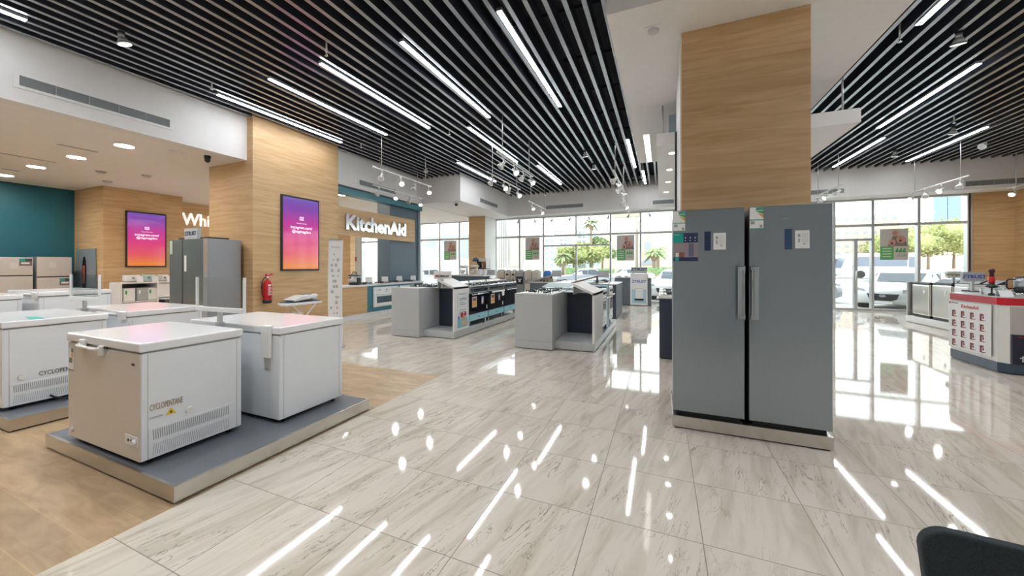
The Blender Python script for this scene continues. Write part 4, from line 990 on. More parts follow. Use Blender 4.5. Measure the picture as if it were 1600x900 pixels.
# ================================================================== RIGHT: WASHERS AND KIOSK
pl = MB().box(6.2-.02, 7.1, 11.2, 13.32, .02, .17, .004).box(6.22, 7.05, 11.25, 13.28, 0, .02)
tag(pl.build('washer_plinth', white), 'long white plinth under the top loading washing machines', 'plinth')
tag(MB().box(6.2, 7.1, 13.27, 13.32, .17, 1.08, .004).build('end_partition', alum), 'thin grey end panel beside the washing machines', 'partition')
def washer(y0, y1, label, mat, zt):
    t = thing('washing_machine', label, 'washing machine', (6.25, (y0+y1)/2, .17), 0, 'top loading washing machines')
    w = (y1-y0)/2-.02; H = zt-.17
    MB().box(0, .62, -w, w, .06, H-.07, .035, 3).build('body', mat, t)
    MB().box(.01, .61, -w+.01, w-.01, H-.075, H-.02, .012).build('top_deck', black if mat is not whiteg else plast, t)
    MB().box(.04, .42, -w+.05, w-.05, H-.022, H-.006, .006).build('lid', blackg, t)
    MB().prism([(.44, -w+.02, H-.02), (.60, -w+.02, H+.07), (.60, -w+.02, H-.02)], (0, 2*w-.04, 0), .004).build('control_panel', black, t)
    MB().box(.02, .60, -w+.02, w-.02, .01, .065).build('base', black, t)
    for yy in (-w+.07, w-.07): MB().cyl((.06, yy, 0), (.06, yy, .03), .02, seg=10).build('foot', black, t)
    MB().box(-.003, .001, -w*.5, -w*.5+.06, H-.3, H-.2).build('label', paper, t)
ssw = brushed('washer_steel', (.66, .62, .56), .22, 'z', .05)
washer(12.48, 13.22, 'steel fronted top loading washing machine beside the grey end panel', ssw, 1.10)
washer(11.72, 12.44, 'steel fronted top loading washing machine in the middle of the plinth', ssw, 1.12)
washer(11.22, 11.70, 'white washing machine partly hidden behind the red banded kiosk', whiteg, 1.12)
def small_sign(px0, px1, py0, py1, Y, body, col, label, bc=paper):
    a, b = onY(px0, py0, Y), onY(px1, py1, Y)
    t = thing('brand_sign', label, 'sign', ((a[0]+b[0])/2, Y, b[2])); w, h = (b[0]-a[0])/2, a[2]-b[2]
    MB().box(-w, w, 0, .08, 0, h, .004).build('panel', bc, t)
    text('lettering', body, h*.5, col, t, (0, -.003, h*.5), (PI/2, 0, 0), bold=.002)
    MB().box(-.02, .02, .02, .06, 1.01-b[2] if Y < 11 else -.12, .002).build('post', alum, t)
    return t
small_sign(1480, 1503, 424, 434, 11.9, 'Whirlpool', gold, 'cream Whirlpool sign block behind the washing machines')
small_sign(1505, 1539, 425, 440, 10.2, 'ZTRUST', bluep, 'grey ZTRUST sign block behind the kiosk', M('sign_grey', (.5, .52, .53), .4))
# counter with hobs behind the kiosk
t = thing('hob_counter', 'low counter with dark glass hobs behind the red banded kiosk', 'counter', (6.75, 10.3, 0))
MB().box(-.9, .9, -.35, .35, .02, .98).build('body', white, t); MB().box(-.88, .88, -.33, .33, 0, .02).build('recess', black, t); MB().box(-.92, .92, -.37, .37, .98, 1.01).build('worktop', black, t)
hob(6.7, 10.3, 1.01, 0, 'dark glass hob behind the kiosk, nearer the window', blackg, 'hobs behind the kiosk'); hob(7.35, 10.3, 1.01, 0, 'dark glass hob behind the kiosk, nearer the wall', blackg, 'hobs behind the kiosk')

# kiosk: octagonal stand
K = [(4.409, 8.306), (4.381, 7.356), (4.45, 7.27), (5.55, 7.25), (5.9, 7.5), (5.92, 8.3), (5.6, 8.65), (4.7, 8.65)]
kc_ = (5.15, 7.8)
t = thing('appliance_kiosk', 'white octagonal kiosk with red top band and KitchenAid poster', 'kiosk', (kc_[0], kc_[1], 0))
def ring(s=1.0, z=0): return [((x-kc_[0])*s, (y-kc_[1])*s, z) for x, y in K]
kw = M('kiosk_white', (.70, .70, .665), .3)
MB().prism(ring(1.0, .02), (0, 0, .13)).build('kick', M('kick_navy', (.045, .065, .10), .35), t)
MB().prism(ring(.97, 0), (0, 0, .02)).build('recess', black, t)
# body with recessed bay in the near face
MB().prism(ring(.995, .15), (0, 0, .81)).build('body', kw, t)
MB().prism(ring(1.005, .96), (0, 0, .10)).build('red_band', M('band_crimson', (.50, .015, .03), .25), t)
MB().prism(ring(1.0, 1.06), (0, 0, .006)).build('top', M('top_grey', (.55, .57, .58), .25), t)
# near right bay: recess shown as framed opening on the face towards the viewer
x0, y0 = K[2][0]-kc_[0], K[2][1]-kc_[1]
MB().box(x0+.01, x0+.90, y0-.014, y0-.0, .56, .94).build('bay_panel', M('bay_taupe', (.42, .39, .36), .5), t)
bx = MB().box(x0+.01, x0+.70, y0-.03, y0-.0, .155, .56).build('picture_panel', M('pic_navy', (.012, .014, .03), .25), t)
m = MB()
m.lathe([(.07, .40), (.075, .50)], (x0+.22, y0-.0, 0), 8) if False else None
for a, b, c, d in ((.16, .26, .44, .51), (.13, .16, .28, .42), (.26, .29, .28, .42), (.12, .30, .26, .29), (.16, .26, .33, .35), (.10, .13, .19, .27), (.29, .32, .19, .27), (.08, .34, .235, .25), (.15, .27, .40, .43)): m.box(x0+a, x0+b, y0-.033, y0-.03, c, d, .003)
m.build('printed_mixer', M('print_silver', (.55, .55, .58), .4), bx)
MB().box(x0+.06, x0+.30, y0-.033, y0-.03, .528, .534).build('printed_line', redp, bx)
# poster on the face towards -X
fx = min(K[0][0], K[1][0])-kc_[0]-.012
p = MB().box(fx-.004, fx, 7.43-kc_[1], 8.26-kc_[1], .20, .94).build('poster', M('poster_white', (.80, .80, .80), .35), t)
text('poster_text', 'KitchenAid', .075, M('print_crimson', (.5, .03, .05), .5), p, (fx-.006, 7.82-kc_[1], .875), RXN, ext=.0008, bold=.001)
text('poster_text', 'KITCHENAID', .022, ink, p, (fx-.006, 8.12-kc_[1], .915), RXN, ext=.0008)
MB().box(fx-.006, fx-.004, 8.215-kc_[1], 8.245-kc_[1], .90, .93).build('poster_text', redp, p)
for r in range(4):
    for c in range(4):
        yy = 8.17-kc_[1]-c*.185; zz = .80-r*.155; q = fx-.004
        m = MB()
        m.box(q-.003, q, yy-.055, yy+.01, zz-.028, zz-.002).box(q-.003, q, yy-.02, yy+.01, zz-.10, zz-.02).box(q-.003, q, yy-.06, yy+.012, zz-.105, zz-.092).box(q-.003, q, yy-.058, yy-.035, zz-.07, zz-.035)
        m.build('printed_mixer', maroon, p)
        MB().box(q-.003, q, yy-.09, yy-.072, zz-.10, zz-.088).build('printed_mark', (orange, inkg, redp, inkg)[(r+c) % 4], p)
# items on the kiosk
hp = onY(1549.5, 462, 7.75)
t = thing('hand_blender', 'red and black hand blender standing upright on the kiosk', 'hand blender', (hp[0], 7.75, 1.066))
MB().lathe([(.032, .0), (.035, .012), (.030, .03), (.010, .04), (.010, .12)], seg=18).build('shaft', black, t)
MB().lathe([(.012, .11), (.07, .125), (.062, .145), (.03, .165), (.026, .19)], seg=20).build('collar', black, t)
MB().lathe([(.030, .185), (.034, .20), (.033, .27), (.028, .28)], seg=20).build('grip', redp, t)
MB().lathe([(.028, .278), (.024, .31), (.026, .34), (.034, .355), (.032, .39), (.02, .40), (.001, .402)], seg=20).build('handle_top', M('maroon_dark', (.06, .008, .012), .35), t)
bw = MB().lathe([(.105, .0), (.112, .005), (.112, .11), (.108, .11), (.108, .008), (.001, .006)], seg=28)
tag(bw.build('glass_bowl', acryl, loc=(hp[0], 7.75, 1.0665)), 'clear round bowl around the foot of the hand blender', 'bowl')
kp = onY(1594, 458, 7.6)
t = thing('kettle', 'glass and black electric kettle at the right edge on the kiosk', 'kettle', (kp[0]+.03, 7.6, 1.066))
MB().lathe([(.10, 0), (.10, .05), (.085, .06)], seg=24).build('base', chrome, t); MB().lathe([(.085, .06), (.09, .12), (.08, .13)], seg=24).build('heater', black, t)
MB().lathe([(.082, .13), (.085, .24), (.075, .27)], seg=24).build('jug', M('jug_steel', (.55, .60, .68), .1, .7), t); MB().lathe([(.077, .27), (.06, .285), (.001, .29)], seg=24).build('lid', black, t)
MB().tube([(-.08, 0, .245), (-.15, 0, .25), (-.165, 0, .22), (-.165, 0, .14), (-.15, 0, .115), (-.085, 0, .12)], .011).build('handle', black, t)
for i, (px, py, l) in enumerate([(1523, 452, 'white folded price card left of hand blender on kiosk'), (1513, 460, 'white price card lying near the kiosk corner'), (1573, 455, 'white price card right of the hand blender')]):
    q = onY(px, py, 7.75+(.25 if i != 1 else -.05))
    if i == 2: q = onY(px, py, 7.8)
    c = MB().prism([(-.07, 0, 0), (.07, 0, 0), (.07, .05, .09), (-.07, .05, .09)], (0, .004, 0)).prism([(-.07, .10, 0), (.07, .10, 0), (.07, .05, .09), (-.07, .05, .09)], (0, -.004, 0))
    q = ((4.78, 8.15, 0), (4.60, 7.55, 0), (5.22, 7.72, 0))[i]
    tag(c.build('price_card', paper, loc=(q[0], q[1], 1.066)), l, 'price card', 'price cards on the kiosk')
# blender jars and pans behind
for i, (x, y, l) in enumerate([(4.95, 8.35, 'clear mixing jug on the far side of the kiosk'), (5.25, 8.3, 'small clear chopper bowl behind the hand blender')]):
    t = thing('mixing_jug', l, 'jug', (x, y, 1.066), 0, 'clear jugs on the kiosk')
    MB().lathe([(.05, 0), (.06, .01), (.065, .12), (.062, .12), (.056, .015), (.001, .012)], seg=20).build('jug', acryl, t)
    MB().lathe([(.066, .12), (.05, .135), (.001, .14)], seg=20).build('lid', (plast, black)[i], t)

# ================================================================== CHAIR AT THE BOTTOM RIGHT
ca, cb2 = onZ(1441, 845, .80), onZ(1600, 832, .80)
ang = -.10
t = thing('fabric_chair', 'dark charcoal fabric chair back in the bottom right corner', 'chair', (ca[0]+.245, ca[1]+.02, 0.01), ang)
def rr(w, z0, z1, r, rb, y, taper=.02):
    pts = []
    for cx, cz, a0, rad in ((w-r, z1-r, 0, r), (-w+r, z1-r, PI/2, r), (-w+taper+rb, z0+rb, PI, rb), (w-taper-rb, z0+rb, 3*PI/2, rb)):
        for k in range(9): a = a0+k*PI/16; pts.append((cx+rad*math.cos(a), y, cz+rad*math.sin(a)))
    return pts
MB().prism(rr(.235, .42, .815, .055, .05, -.02, .03), (0, .03, 0), .006).build('backrest', fabric, t)
MB().box(-.23, .23, -.50, -.04, .40, .48, .03, 3).build('seat', fabric, t)
for sx in (-.2, .2):
    MB().cyl((sx, -.46, 0), (sx*.9, -.44, .41), .014).build('leg', chrome, t); MB().cyl((sx, .0, 0), (sx*.9, -.05, .41), .014).build('leg', chrome, t)
# ================================================================== CEILING FIXTURES
def air_grille(loc, length, h, face, label):
    """face 'x' : on a wall facing +X ; face 'y' : on a wall facing -Y"""
    t = thing('air_grille', label, 'air vent', loc, 0 if face == 'y' else PI/2, 'long air grilles in the white bulkheads')
    a = length/2
    MB().box(-a-.05, a+.05, -.014, 0, -h/2-.04, -h/2).box(-a-.05, a+.05, -.014, 0, h/2, h/2+.04).box(-a-.05, -a, -.014, 0, -h/2, h/2).box(a, a+.05, -.014, 0, -h/2, h/2).build('frame', plast, t)
    MB().box(-a, a, -.004, 0, -h/2, h/2).build('back', M('vent_dark', (.20, .22, .23), .6), t)
    m = MB(); n = 9
    for k in range(n):
        z = -h/2+h*(k+.5)/n; m.prism([(-a, -.012, z-.006), (-a, -.012, z-.003), (-a, -.003, z+.004), (-a, -.003, z+.001)], (length, 0, 0))
    nb = max(3, int(length/.30))
    for k in range(1, nb): x = -a+length*k/nb; m.box(x-.006, x+.006, -.015, -.004, -h/2, h/2)
    m.build('grille', M('louvre', (.42, .44, .45), .5), t)
air_grille((-8.24, 2.845, 4.085), 1.66, .14, 'x', 'long white air grille in the bulkhead above the freezers')
p0, p1 = onX(561, 283, -8.24), onX(619, 302, -8.24); air_grille((-8.24, (p0[1]+p1[1])/2, (p0[2]+p1[2])/2), p1[1]-p0[1], .15, 'x', 'air grille in the bulkhead above the KitchenAid board')
p0, p1 = onX(750, 313, -6.5), onX(777, 322, -6.5); air_grille((-6.5, (p0[1]+p1[1])/2, (p0[2]+p1[2])/2), p1[1]-p0[1], .15, 'x', 'air grille on the side of the white stepped bulkhead in the middle')
for (a, b, c, l) in ((853, 911, 323, 'air grille on the far bulkhead left of the oak column'), (1020, 1053, 316, 'air grille on the far bulkhead close to the oak column'), (1266, 1319, 300, 'air grille on the far bulkhead right of the oak column'), (1508, 1600, 285, 'air grille on the far right bulkhead above the pendant tracks')):
    p0, p1 = onY(a, c, YB), onY(b, c, YB); pc = onY((a+b)/2, c-.5, YB); air_grille(((p0[0]+p1[0])/2, YB, pc[2]), p1[0]-p0[0], .15, 'y', l)

# white lighting raft hung round the oak column
t = thing('lighting_raft', 'white suspended panel with downlights wrapped round the back of the oak column', 'ceiling panel', (1.2, 8.45, 3.4))
MB().box(-1.28, 1.22, -2.3, 2.33, 0, .19, .004).build('panel', white, t)
for (x, y, z) in ((-1.19, -2.1, .698), (1.1, -2.1, .698), (-1.19, 2.1, 1.5), (1.1, 2.1, 1.5)): MB().cyl((x, y, .21), (x, y, z), .012).build('rod', alum, t)
MB().box(-1.1, -.4, -2.2, -1.5, .21, .50).build('duct', M('duct_blue', (.30, .35, .40), .4), t)
for i, (px, py) in enumerate([(1050, 239), (1046, 265), (1044, 284), (1041, 300)]):
    q = onZ(px, py, 3.4)
    downlight(q[0], q[1], 3.398, 'small round downlight in the suspended panel, %s from the viewer' % ('nearest', 'second', 'third', 'farthest')[i], .05, grp='downlights in the suspended panel')
for i, (px, py) in enumerate([(1340, 300), ]): pass

# track lights
def track(x, y0, y1, z, heads, label, top=5.15, group='pendant track lights'):
    t = thing('track_light', label, 'track light', (x, (y0+y1)/2, z), 0, group)
    h = (y1-y0)/2
    MB().box(-.017, .017, -h, h, -.012, .018, .003).build('rail', plast, t)
    for s in (-1, 1): MB().cyl((0, s*(h-.28), .015), (0, s*(h-.28), top-z), .011, seg=8).build('rod', alum, t)
    for (f, az, el, on) in heads:
        yy = -h+2*h*f
        a = MB().box(-.014, .014, yy-.035, yy+.035, -.05, -.012, .004).cyl((0, yy, -.05), (0, yy, -.13), .008, seg=8)
        b = a.build('arm', plast, t)
        d = Vector((math.cos(az)*math.cos(el), math.sin(az)*math.cos(el), -math.sin(el)))
        c = Vector((0, yy, -.16))
        m = MB().cyl(c-d*.07, c+d*.0, .030, .032, seg=16).cyl(c, c+d*.09, .034, .072, seg=20).cyl(c+d*.09, c+d*.115, .075, .075, seg=20)
        hd = m.build('lamp_head', plast, t)
        e = c+d*.1155
        MB().cyl(e, e+d*.003, .056, seg=20).build('lens', spot_e if on else dim_lens, hd)
        if on: lamp_light(t, e+d*.01, d, SPOT_W, 100)
A = math.radians
track(-6.333, 6.67, 9.01, 3.87, [(.12, A(-60), A(50), 0), (.42, A(-35), A(35), 1), (.66, A(-80), A(55), 0), (.94, A(-40), A(35), 1)], 'pendant track with four white spots before the KitchenAid board, nearer one')
track(-7.79, 8.2, 10.56, 3.88, [(.10, A(-110), A(55), 0), (.42, A(-60), A(45), 1), (.70, A(-100), A(60), 0), (.95, A(-50), A(50), 1)], 'pendant track with four white spots close to the KitchenAid board, farther one')
track(-3.15, 6.79, 9.03, 3.87, [(.14, A(-140), A(50), 0), (.42, A(-30), A(40), 1), (.68, A(-140), A(55), 0), (.92, A(-20), A(35), 1)], 'pendant track of four spots in the centre crossing a linear light')
track(-4.045, 8.16, 10.42, 3.87, [(.12, A(-130), A(55), 0), (.45, A(-30), A(40), 1), (.62, A(-130), A(60), 0), (.92, A(-30), A(45), 1)], 'pendant track of four spots below left of the central cluster')
track(-4.46, 12.3, 14.5, 3.87, [(.2, A(-40), A(50), 1), (.7, A(-30), A(50), 1)], 'small pendant track of two spots before the far bulkhead')
track(-1.10, 9.2, 12.0, 3.87, [(.1, A(-130), A(40), 0), (.35, A(-30), A(40), 0), (.55, A(-150), A(40), 0), (.85, A(-20), A(35), 0)], 'pendant track seen end on near the white soffit, nearer cluster')
track(-1.25, 12.8, 14.9, 3.87, [(.1, A(-130), A(40), 0), (.5, A(-30), A(40), 1), (.9, A(-40), A(35), 0)], 'pendant track seen end on before the far bulkhead, farther cluster')
track(4.56, 12.56, 14.56, 3.75, [(.15, A(200), A(40), 0), (.5, A(200), A(30), 1), (.85, A(-60), A(50), 0)], 'pendant track just right of the oak column over the entrance')
track(7.01, 12.57, 14.94, 3.75, [(.12, A(-140), A(55), 0), (.40, A(-150), A(35), 1), (.68, A(-120), A(55), 0), (.93, A(-150), A(35), 1)], 'pendant track of four spots in the right hand ceiling')
track(9.2, 12.9, 15.1, 3.75, [(.15, A(-140), A(55), 0), (.40, A(80), A(40), 1), (.9, A(-150), A(35), 1)], 'pendant track at the right edge before the oak wall')

# small track along the shop window soffit
t = thing('track_light', 'ceiling track with small spots along the soffit over the entrance doors', 'track light', (-3.3, 15.7, 3.8), 0, 'pendant track lights')
MB().box(-3.2, 3.2, -.017, .017, -.035, 0, .003).build('rail', plast, t)
for k in range(8):
    x = -2.9+k*.82; d = Vector((math.sin(k*1.9)*.5, -.4, -1)).normalized(); c = Vector((x, 0, -.20))
    MB().box(x-.03, x+.03, -.012, .012, -.06, -.034, .003).cyl((x, 0, -.05), (x, 0, -.18), .008, seg=8).build('arm', alum, t)
    h_ = MB().cyl(c-d*.06, c, .028, .03, seg=14).cyl(c, c+d*.09, .03, .06, seg=16).build('lamp_head', M('reflector_grey', (.42, .43, .44), .3, .5), t)
    MB().cyl(c+d*.0905, c+d*.092, .055, seg=16).build('lens', dim_lens, h_)
# adjustable spots fixed in the slats
def slat_spot(px, py, label, on=True, az=-90, el=70, white_=False, z=4.60):
    q = onZ(px, py, z) if py is not None else px
    k_ = round((q[0]+.65)/.219); t = thing('slat_spotlight', label, 'spotlight', (-.65+k_*.219, q[1], z), 0, 'small adjustable spots under the slats')
    mt = plast if white_ else black
    MB().box(-.03, .03, -.03, .03, .06, ZS-.006-z, .004).build('bracket', mt, t)
    d = Vector((math.cos(A(az))*math.cos(A(el)), math.sin(A(az))*math.cos(A(el)), -math.sin(A(el)))); c = Vector((0, 0, .03))
    MB().cyl((0, 0, .12), (0, 0, .03), .014, seg=8).build('arm', mt, t)
    m = MB().cyl(c-d*.03, c+d*.015, .03, .034, seg=16).cyl(c+d*.015, c+d*.085, .036, .068, seg=20).cyl(c+d*.085, c+d*.105, .080, .080, seg=20)
    h = m.build('lamp_head', M('reflector_grey', (.42, .43, .44), .3, .5) if not white_ else plast, t); e = c+d*.1055
    MB().cyl(e, e+d*.003, .068, seg=20).build('lens', spot_e if on else dim_lens, h)
    if on: lamp_light(t, e+d*.01, (0, 0, -1), FLOOD_W, 140)
slat_spot(193, 58, 'lit spotlight hanging from the slats above the freezers', True, 75, 72)
slat_spot(1498, 60, 'lit spotlight hanging from the right slats near the top right corner', True, 75, 72)
slat_spot(1480, 205, 'lit spotlight under the right slats between two linear lights', True, 75, 72)
slat_spot(1402, 240, 'lit spotlight under the right slats beyond the middle one', True, 75, 72)
slat_spot(1412, 266, 'dark spotlight under the right slats near the far bulkhead', False)
slat_spot(1328, 274, 'dark spotlight under the right slats nearest the oak column', False)
slat_spot(1540, 228, 'white spotlight under the right slats above the pendant tracks', False, -150, 30, True)
slat_spot(920, 240, 'black spotlight hanging in the central slats, nearer of two', True, 75, 72)
slat_spot(933, 260, 'black spotlight hanging in the central slats, farther of two', True, 75, 72)
slat_spot(665, 266, 'small spotlight in the left slats above the white bulkhead corner', False)
slat_spot(851, 303, 'small spotlight in the slats at the far bulkhead', False)

for i, (x, y) in enumerate([(-6.5, -.5), (-3.9, 0.4), (-1.2, -.6), (-4.2, 2.1), (-1.3, 2.2), (3.6, 2.4), (6.2, 3.6), (3.4, -.4), (6.0, -.4), (-6.7, 1.0), (9.2, 5.2), (4.2, 4.2)]):  # unseen spots added overhead to brighten the floor and foreground
    slat_spot((x, y, 4.6), None, 'added spotlight above the viewpoint, %s of twelve outside the picture' % ('first', 'second', 'third', 'fourth', 'fifth', 'sixth', 'seventh', 'eighth', 'ninth', 'tenth', 'eleventh', 'twelfth')[i], True, -90, 75)
# sprinkler heads, smoke detector, cameras
def sprinkler(px, py, z, label):
    q = onZ(px, py, z); t = thing('sprinkler_head', label, 'sprinkler', (q[0], q[1], z), 0, 'sprinkler heads')
    MB().cyl((0, 0, 0), (0, 0, 5.15-z), .012, seg=10).build('pipe', alum, t); MB().cyl((0, 0, -.03), (0, 0, 0), .018, .012, seg=12).cyl((0, 0, -.034), (0, 0, -.03), .026, seg=12).build('nozzle', chrome, t)
sprinkler(331, 137, 4.62, 'sprinkler head under the slats beside the outermost linear light'); sprinkler(510, 84, 4.62, 'sprinkler head under the slats above the third linear light')
sprinkler(702, 208, 4.62, 'sprinkler head under the slats left of the central spots'); sprinkler(1406, 62, 4.62, 'sprinkler head under the right slats near the soffit'); sprinkler(1491, 190, 4.62, 'sprinkler head under the right slats by the middle spot')
sprinkler(564, 229, 4.62, 'sprinkler head under the slats beside the big oak column')
for i, (px, py, l) in enumerate([(158, 268, 'small white sensor on the low ceiling beside the round downlights'), (229, 274, 'small white sensor on the low ceiling near the oak pier'), (168, 283, 'small white sensor on the low ceiling above the oak pier corner')]):
    q = onZ(px, py, ZL); t = thing('ceiling_sensor', l, 'ceiling sensor', (q[0], q[1], ZL), 0, 'sensors on the low ceiling')
    MB().cyl((0, 0, -.05), (0, 0, 0), .06, .10, seg=18).build('body', M('sensor_body', (.62, .60, .58), .5), t)
q = onZ(280, 238, ZL); t = thing('ceiling_speaker', 'flush round speaker in the low ceiling beside the big oak column', 'ceiling speaker', (q[0], q[1], ZL))
MB().lathe([(.16, 0), (.15, -.012), (.13, -.012)], seg=24).build('rim', plast, t); MB().lathe([(.13, -.008), (.001, -.008)], seg=24).build('grille', M('speaker_grille', (.60, .60, .61), .6), t)
q = onZ(323, 251, ZL-.07); t = thing('security_camera', 'small black dome camera under the low ceiling by the big oak column', 'camera', (q[0]+.12, q[1]-.05, ZL-.09))
MB().cyl((0, 0, .02), (0, 0, .09), .05, .06, seg=16).build('mount', black, t); MB().ball((0, 0, 0), .05, 2).build('dome', black, t)
q = onZ(713, 319, 3.74); t = thing('security_camera', 'small black camera under the stepped white bulkhead in the middle', 'camera', (q[0], q[1], 3.73))
MB().cyl((0, 0, .02), (0, 0, .07), .06, seg=16).build('mount', plast, t); MB().ball((0, 0, 0), .06, 2).build('dome', black, t)
q = onZ(1021, 47, 4.1); t = thing('smoke_detector', 'round detector on a square white plate under the soffit', 'smoke detector', (q[0], q[1], 4.1))
MB().box(-.085, .085, -.085, .085, -.008, 0, .002).build('plate', plast, t); MB().lathe([(.06, -.008), (.058, -.02), (.045, -.035), (.001, -.037)], seg=24).build('detector', M('detector', (.60, .59, .58), .5), t)
# slots in the low ceiling
for i, (a, b, l) in enumerate([((0, 432-0, 0), (0, 0, 0), '')]): pass
sl = MB()
for (ax, ay), (bx_, by_) in (((0, 238), (87, 254)), ((88, 225), (155, 237)), ((0, 263), (32, 267))):
    p, q = onZ(ax, ay+.5, ZL), onZ(bx_, by_+.5, ZL); xx = (p[0]+q[0])/2
    sl.box(xx-.03, xx+.03, min(p[1], q[1]), max(p[1], q[1]), ZL-.004, ZL+.001)
struct('trim_3', sl, M('slot_grey', (.40, .38, .37), .7))

# ================================================================== POSTERS ON THE SHOP WINDOW
def window_poster(x0, x1, z0, z1, label):
    t = thing('window_poster', label, 'poster', ((x0+x1)/2, YW-.03, z0), 0, 'posters on the shop window')
    w, h = (x1-x0)/2, z1-z0
    s = MB().box(-w, w, 0, .006, 0, h).build('sheet', M('poster_grey', (.52, .50, .46), .5), t)
    hz = h*.44
    MB().box(-w, -.02*w, -.002, 0, 0, hz).build('green_panel', M('poster_green', (.12, .42, .14), .5), s)
    MB().box(.02*w, w, -.002, 0, 0, hz).build('pale_panel', M('poster_pale2', (.60, .56, .48), .5), s)
    m = MB(); rnd = random.Random(5)
    for k in range(4): z = hz*(.20+.2*k); m.box(-w*.82, -w*.2, -.004, -.002, z, z+hz*.07)
    m.build('poster_text', M('text_pale', (.62, .70, .55), .5), s)
    m = MB()
    for k in range(9): a = -1+.25*k; m.box(w*(.5+a*.34)-.02, w*(.5+a*.34)+.02, -.004, -.002, hz*.55, hz*(.72+.16*math.sin(k*2.1)))
    m.build('poster_text', green, s)
    m = MB()
    for k in range(7): m.box(w*(.14+.11*k), w*(.20+.11*k), -.004, -.002, hz*.22, hz*(.36+.05*(k % 3)))
    m.build('poster_text', inkg, s)
    # three generic seated and standing figures in head cloths
    def el(cx, cz, rx, rz, mt, y=-.004, nm='figure_print'):
        MB().prism([(cx+rx*math.cos(2*PI*k/16), y, cz+rz*math.sin(2*PI*k/16)) for k in range(16)], (0, .0015, 0)).build(nm, mt, s)
    cloth = M('print_cloth', (.55, .30, .26), .6); robe = M('print_robe', (.22, .17, .15), .6)
    MB().prism([(-w*.45, -.003, hz), (-w*.30, -.003, hz+h*.16), (-w*.1, -.003, hz+h*.30), (w*.12, -.003, hz+h*.46), (w*.30, -.003, hz+h*.30), (w*.62, -.003, hz+h*.28), (w*.85, -.003, hz+h*.14), (w*.95, -.003, hz)], (0, .0012, 0)).build('figure_print', robe, s)
    el(w*.10, hz+h*.42, w*.24, h*.10, cloth, -.0045); el(w*.08, hz+h*.42, w*.12, h*.06, skin, -.006)
    el(w*.50, hz+h*.22, w*.34, h*.13, cloth, -.0055); el(w*.45, hz+h*.23, w*.14, h*.07, skin, -.007)
    el(-w*.15, hz+h*.12, w*.26, h*.11, cloth, -.0065); el(-w*.17, hz+h*.13, w*.11, h*.06, skin, -.008)
    el(-w*.15, hz+h*.08, w*.10, h*.03, ink, -.0092); el(w*.45, hz+h*.17, w*.10, h*.03, ink, -.0092)
for (a, b, c, d, l) in ((694, 713, 376, 406, 'green and beige poster of men on the window left of the far oak column'), (821, 843, 371, 406, 'green and beige poster on the window left of the entrance doors'), (964, 991, 367, 407, 'green and beige poster on the window right of the entrance doors'), (1375, 1419, 357, 406, 'large green and beige poster on the right hand shop window')):
    p, q = onY(a, d, YW-.03), onY(b, c, YW-.03); window_poster(p[0], q[0], p[2], q[2], l)

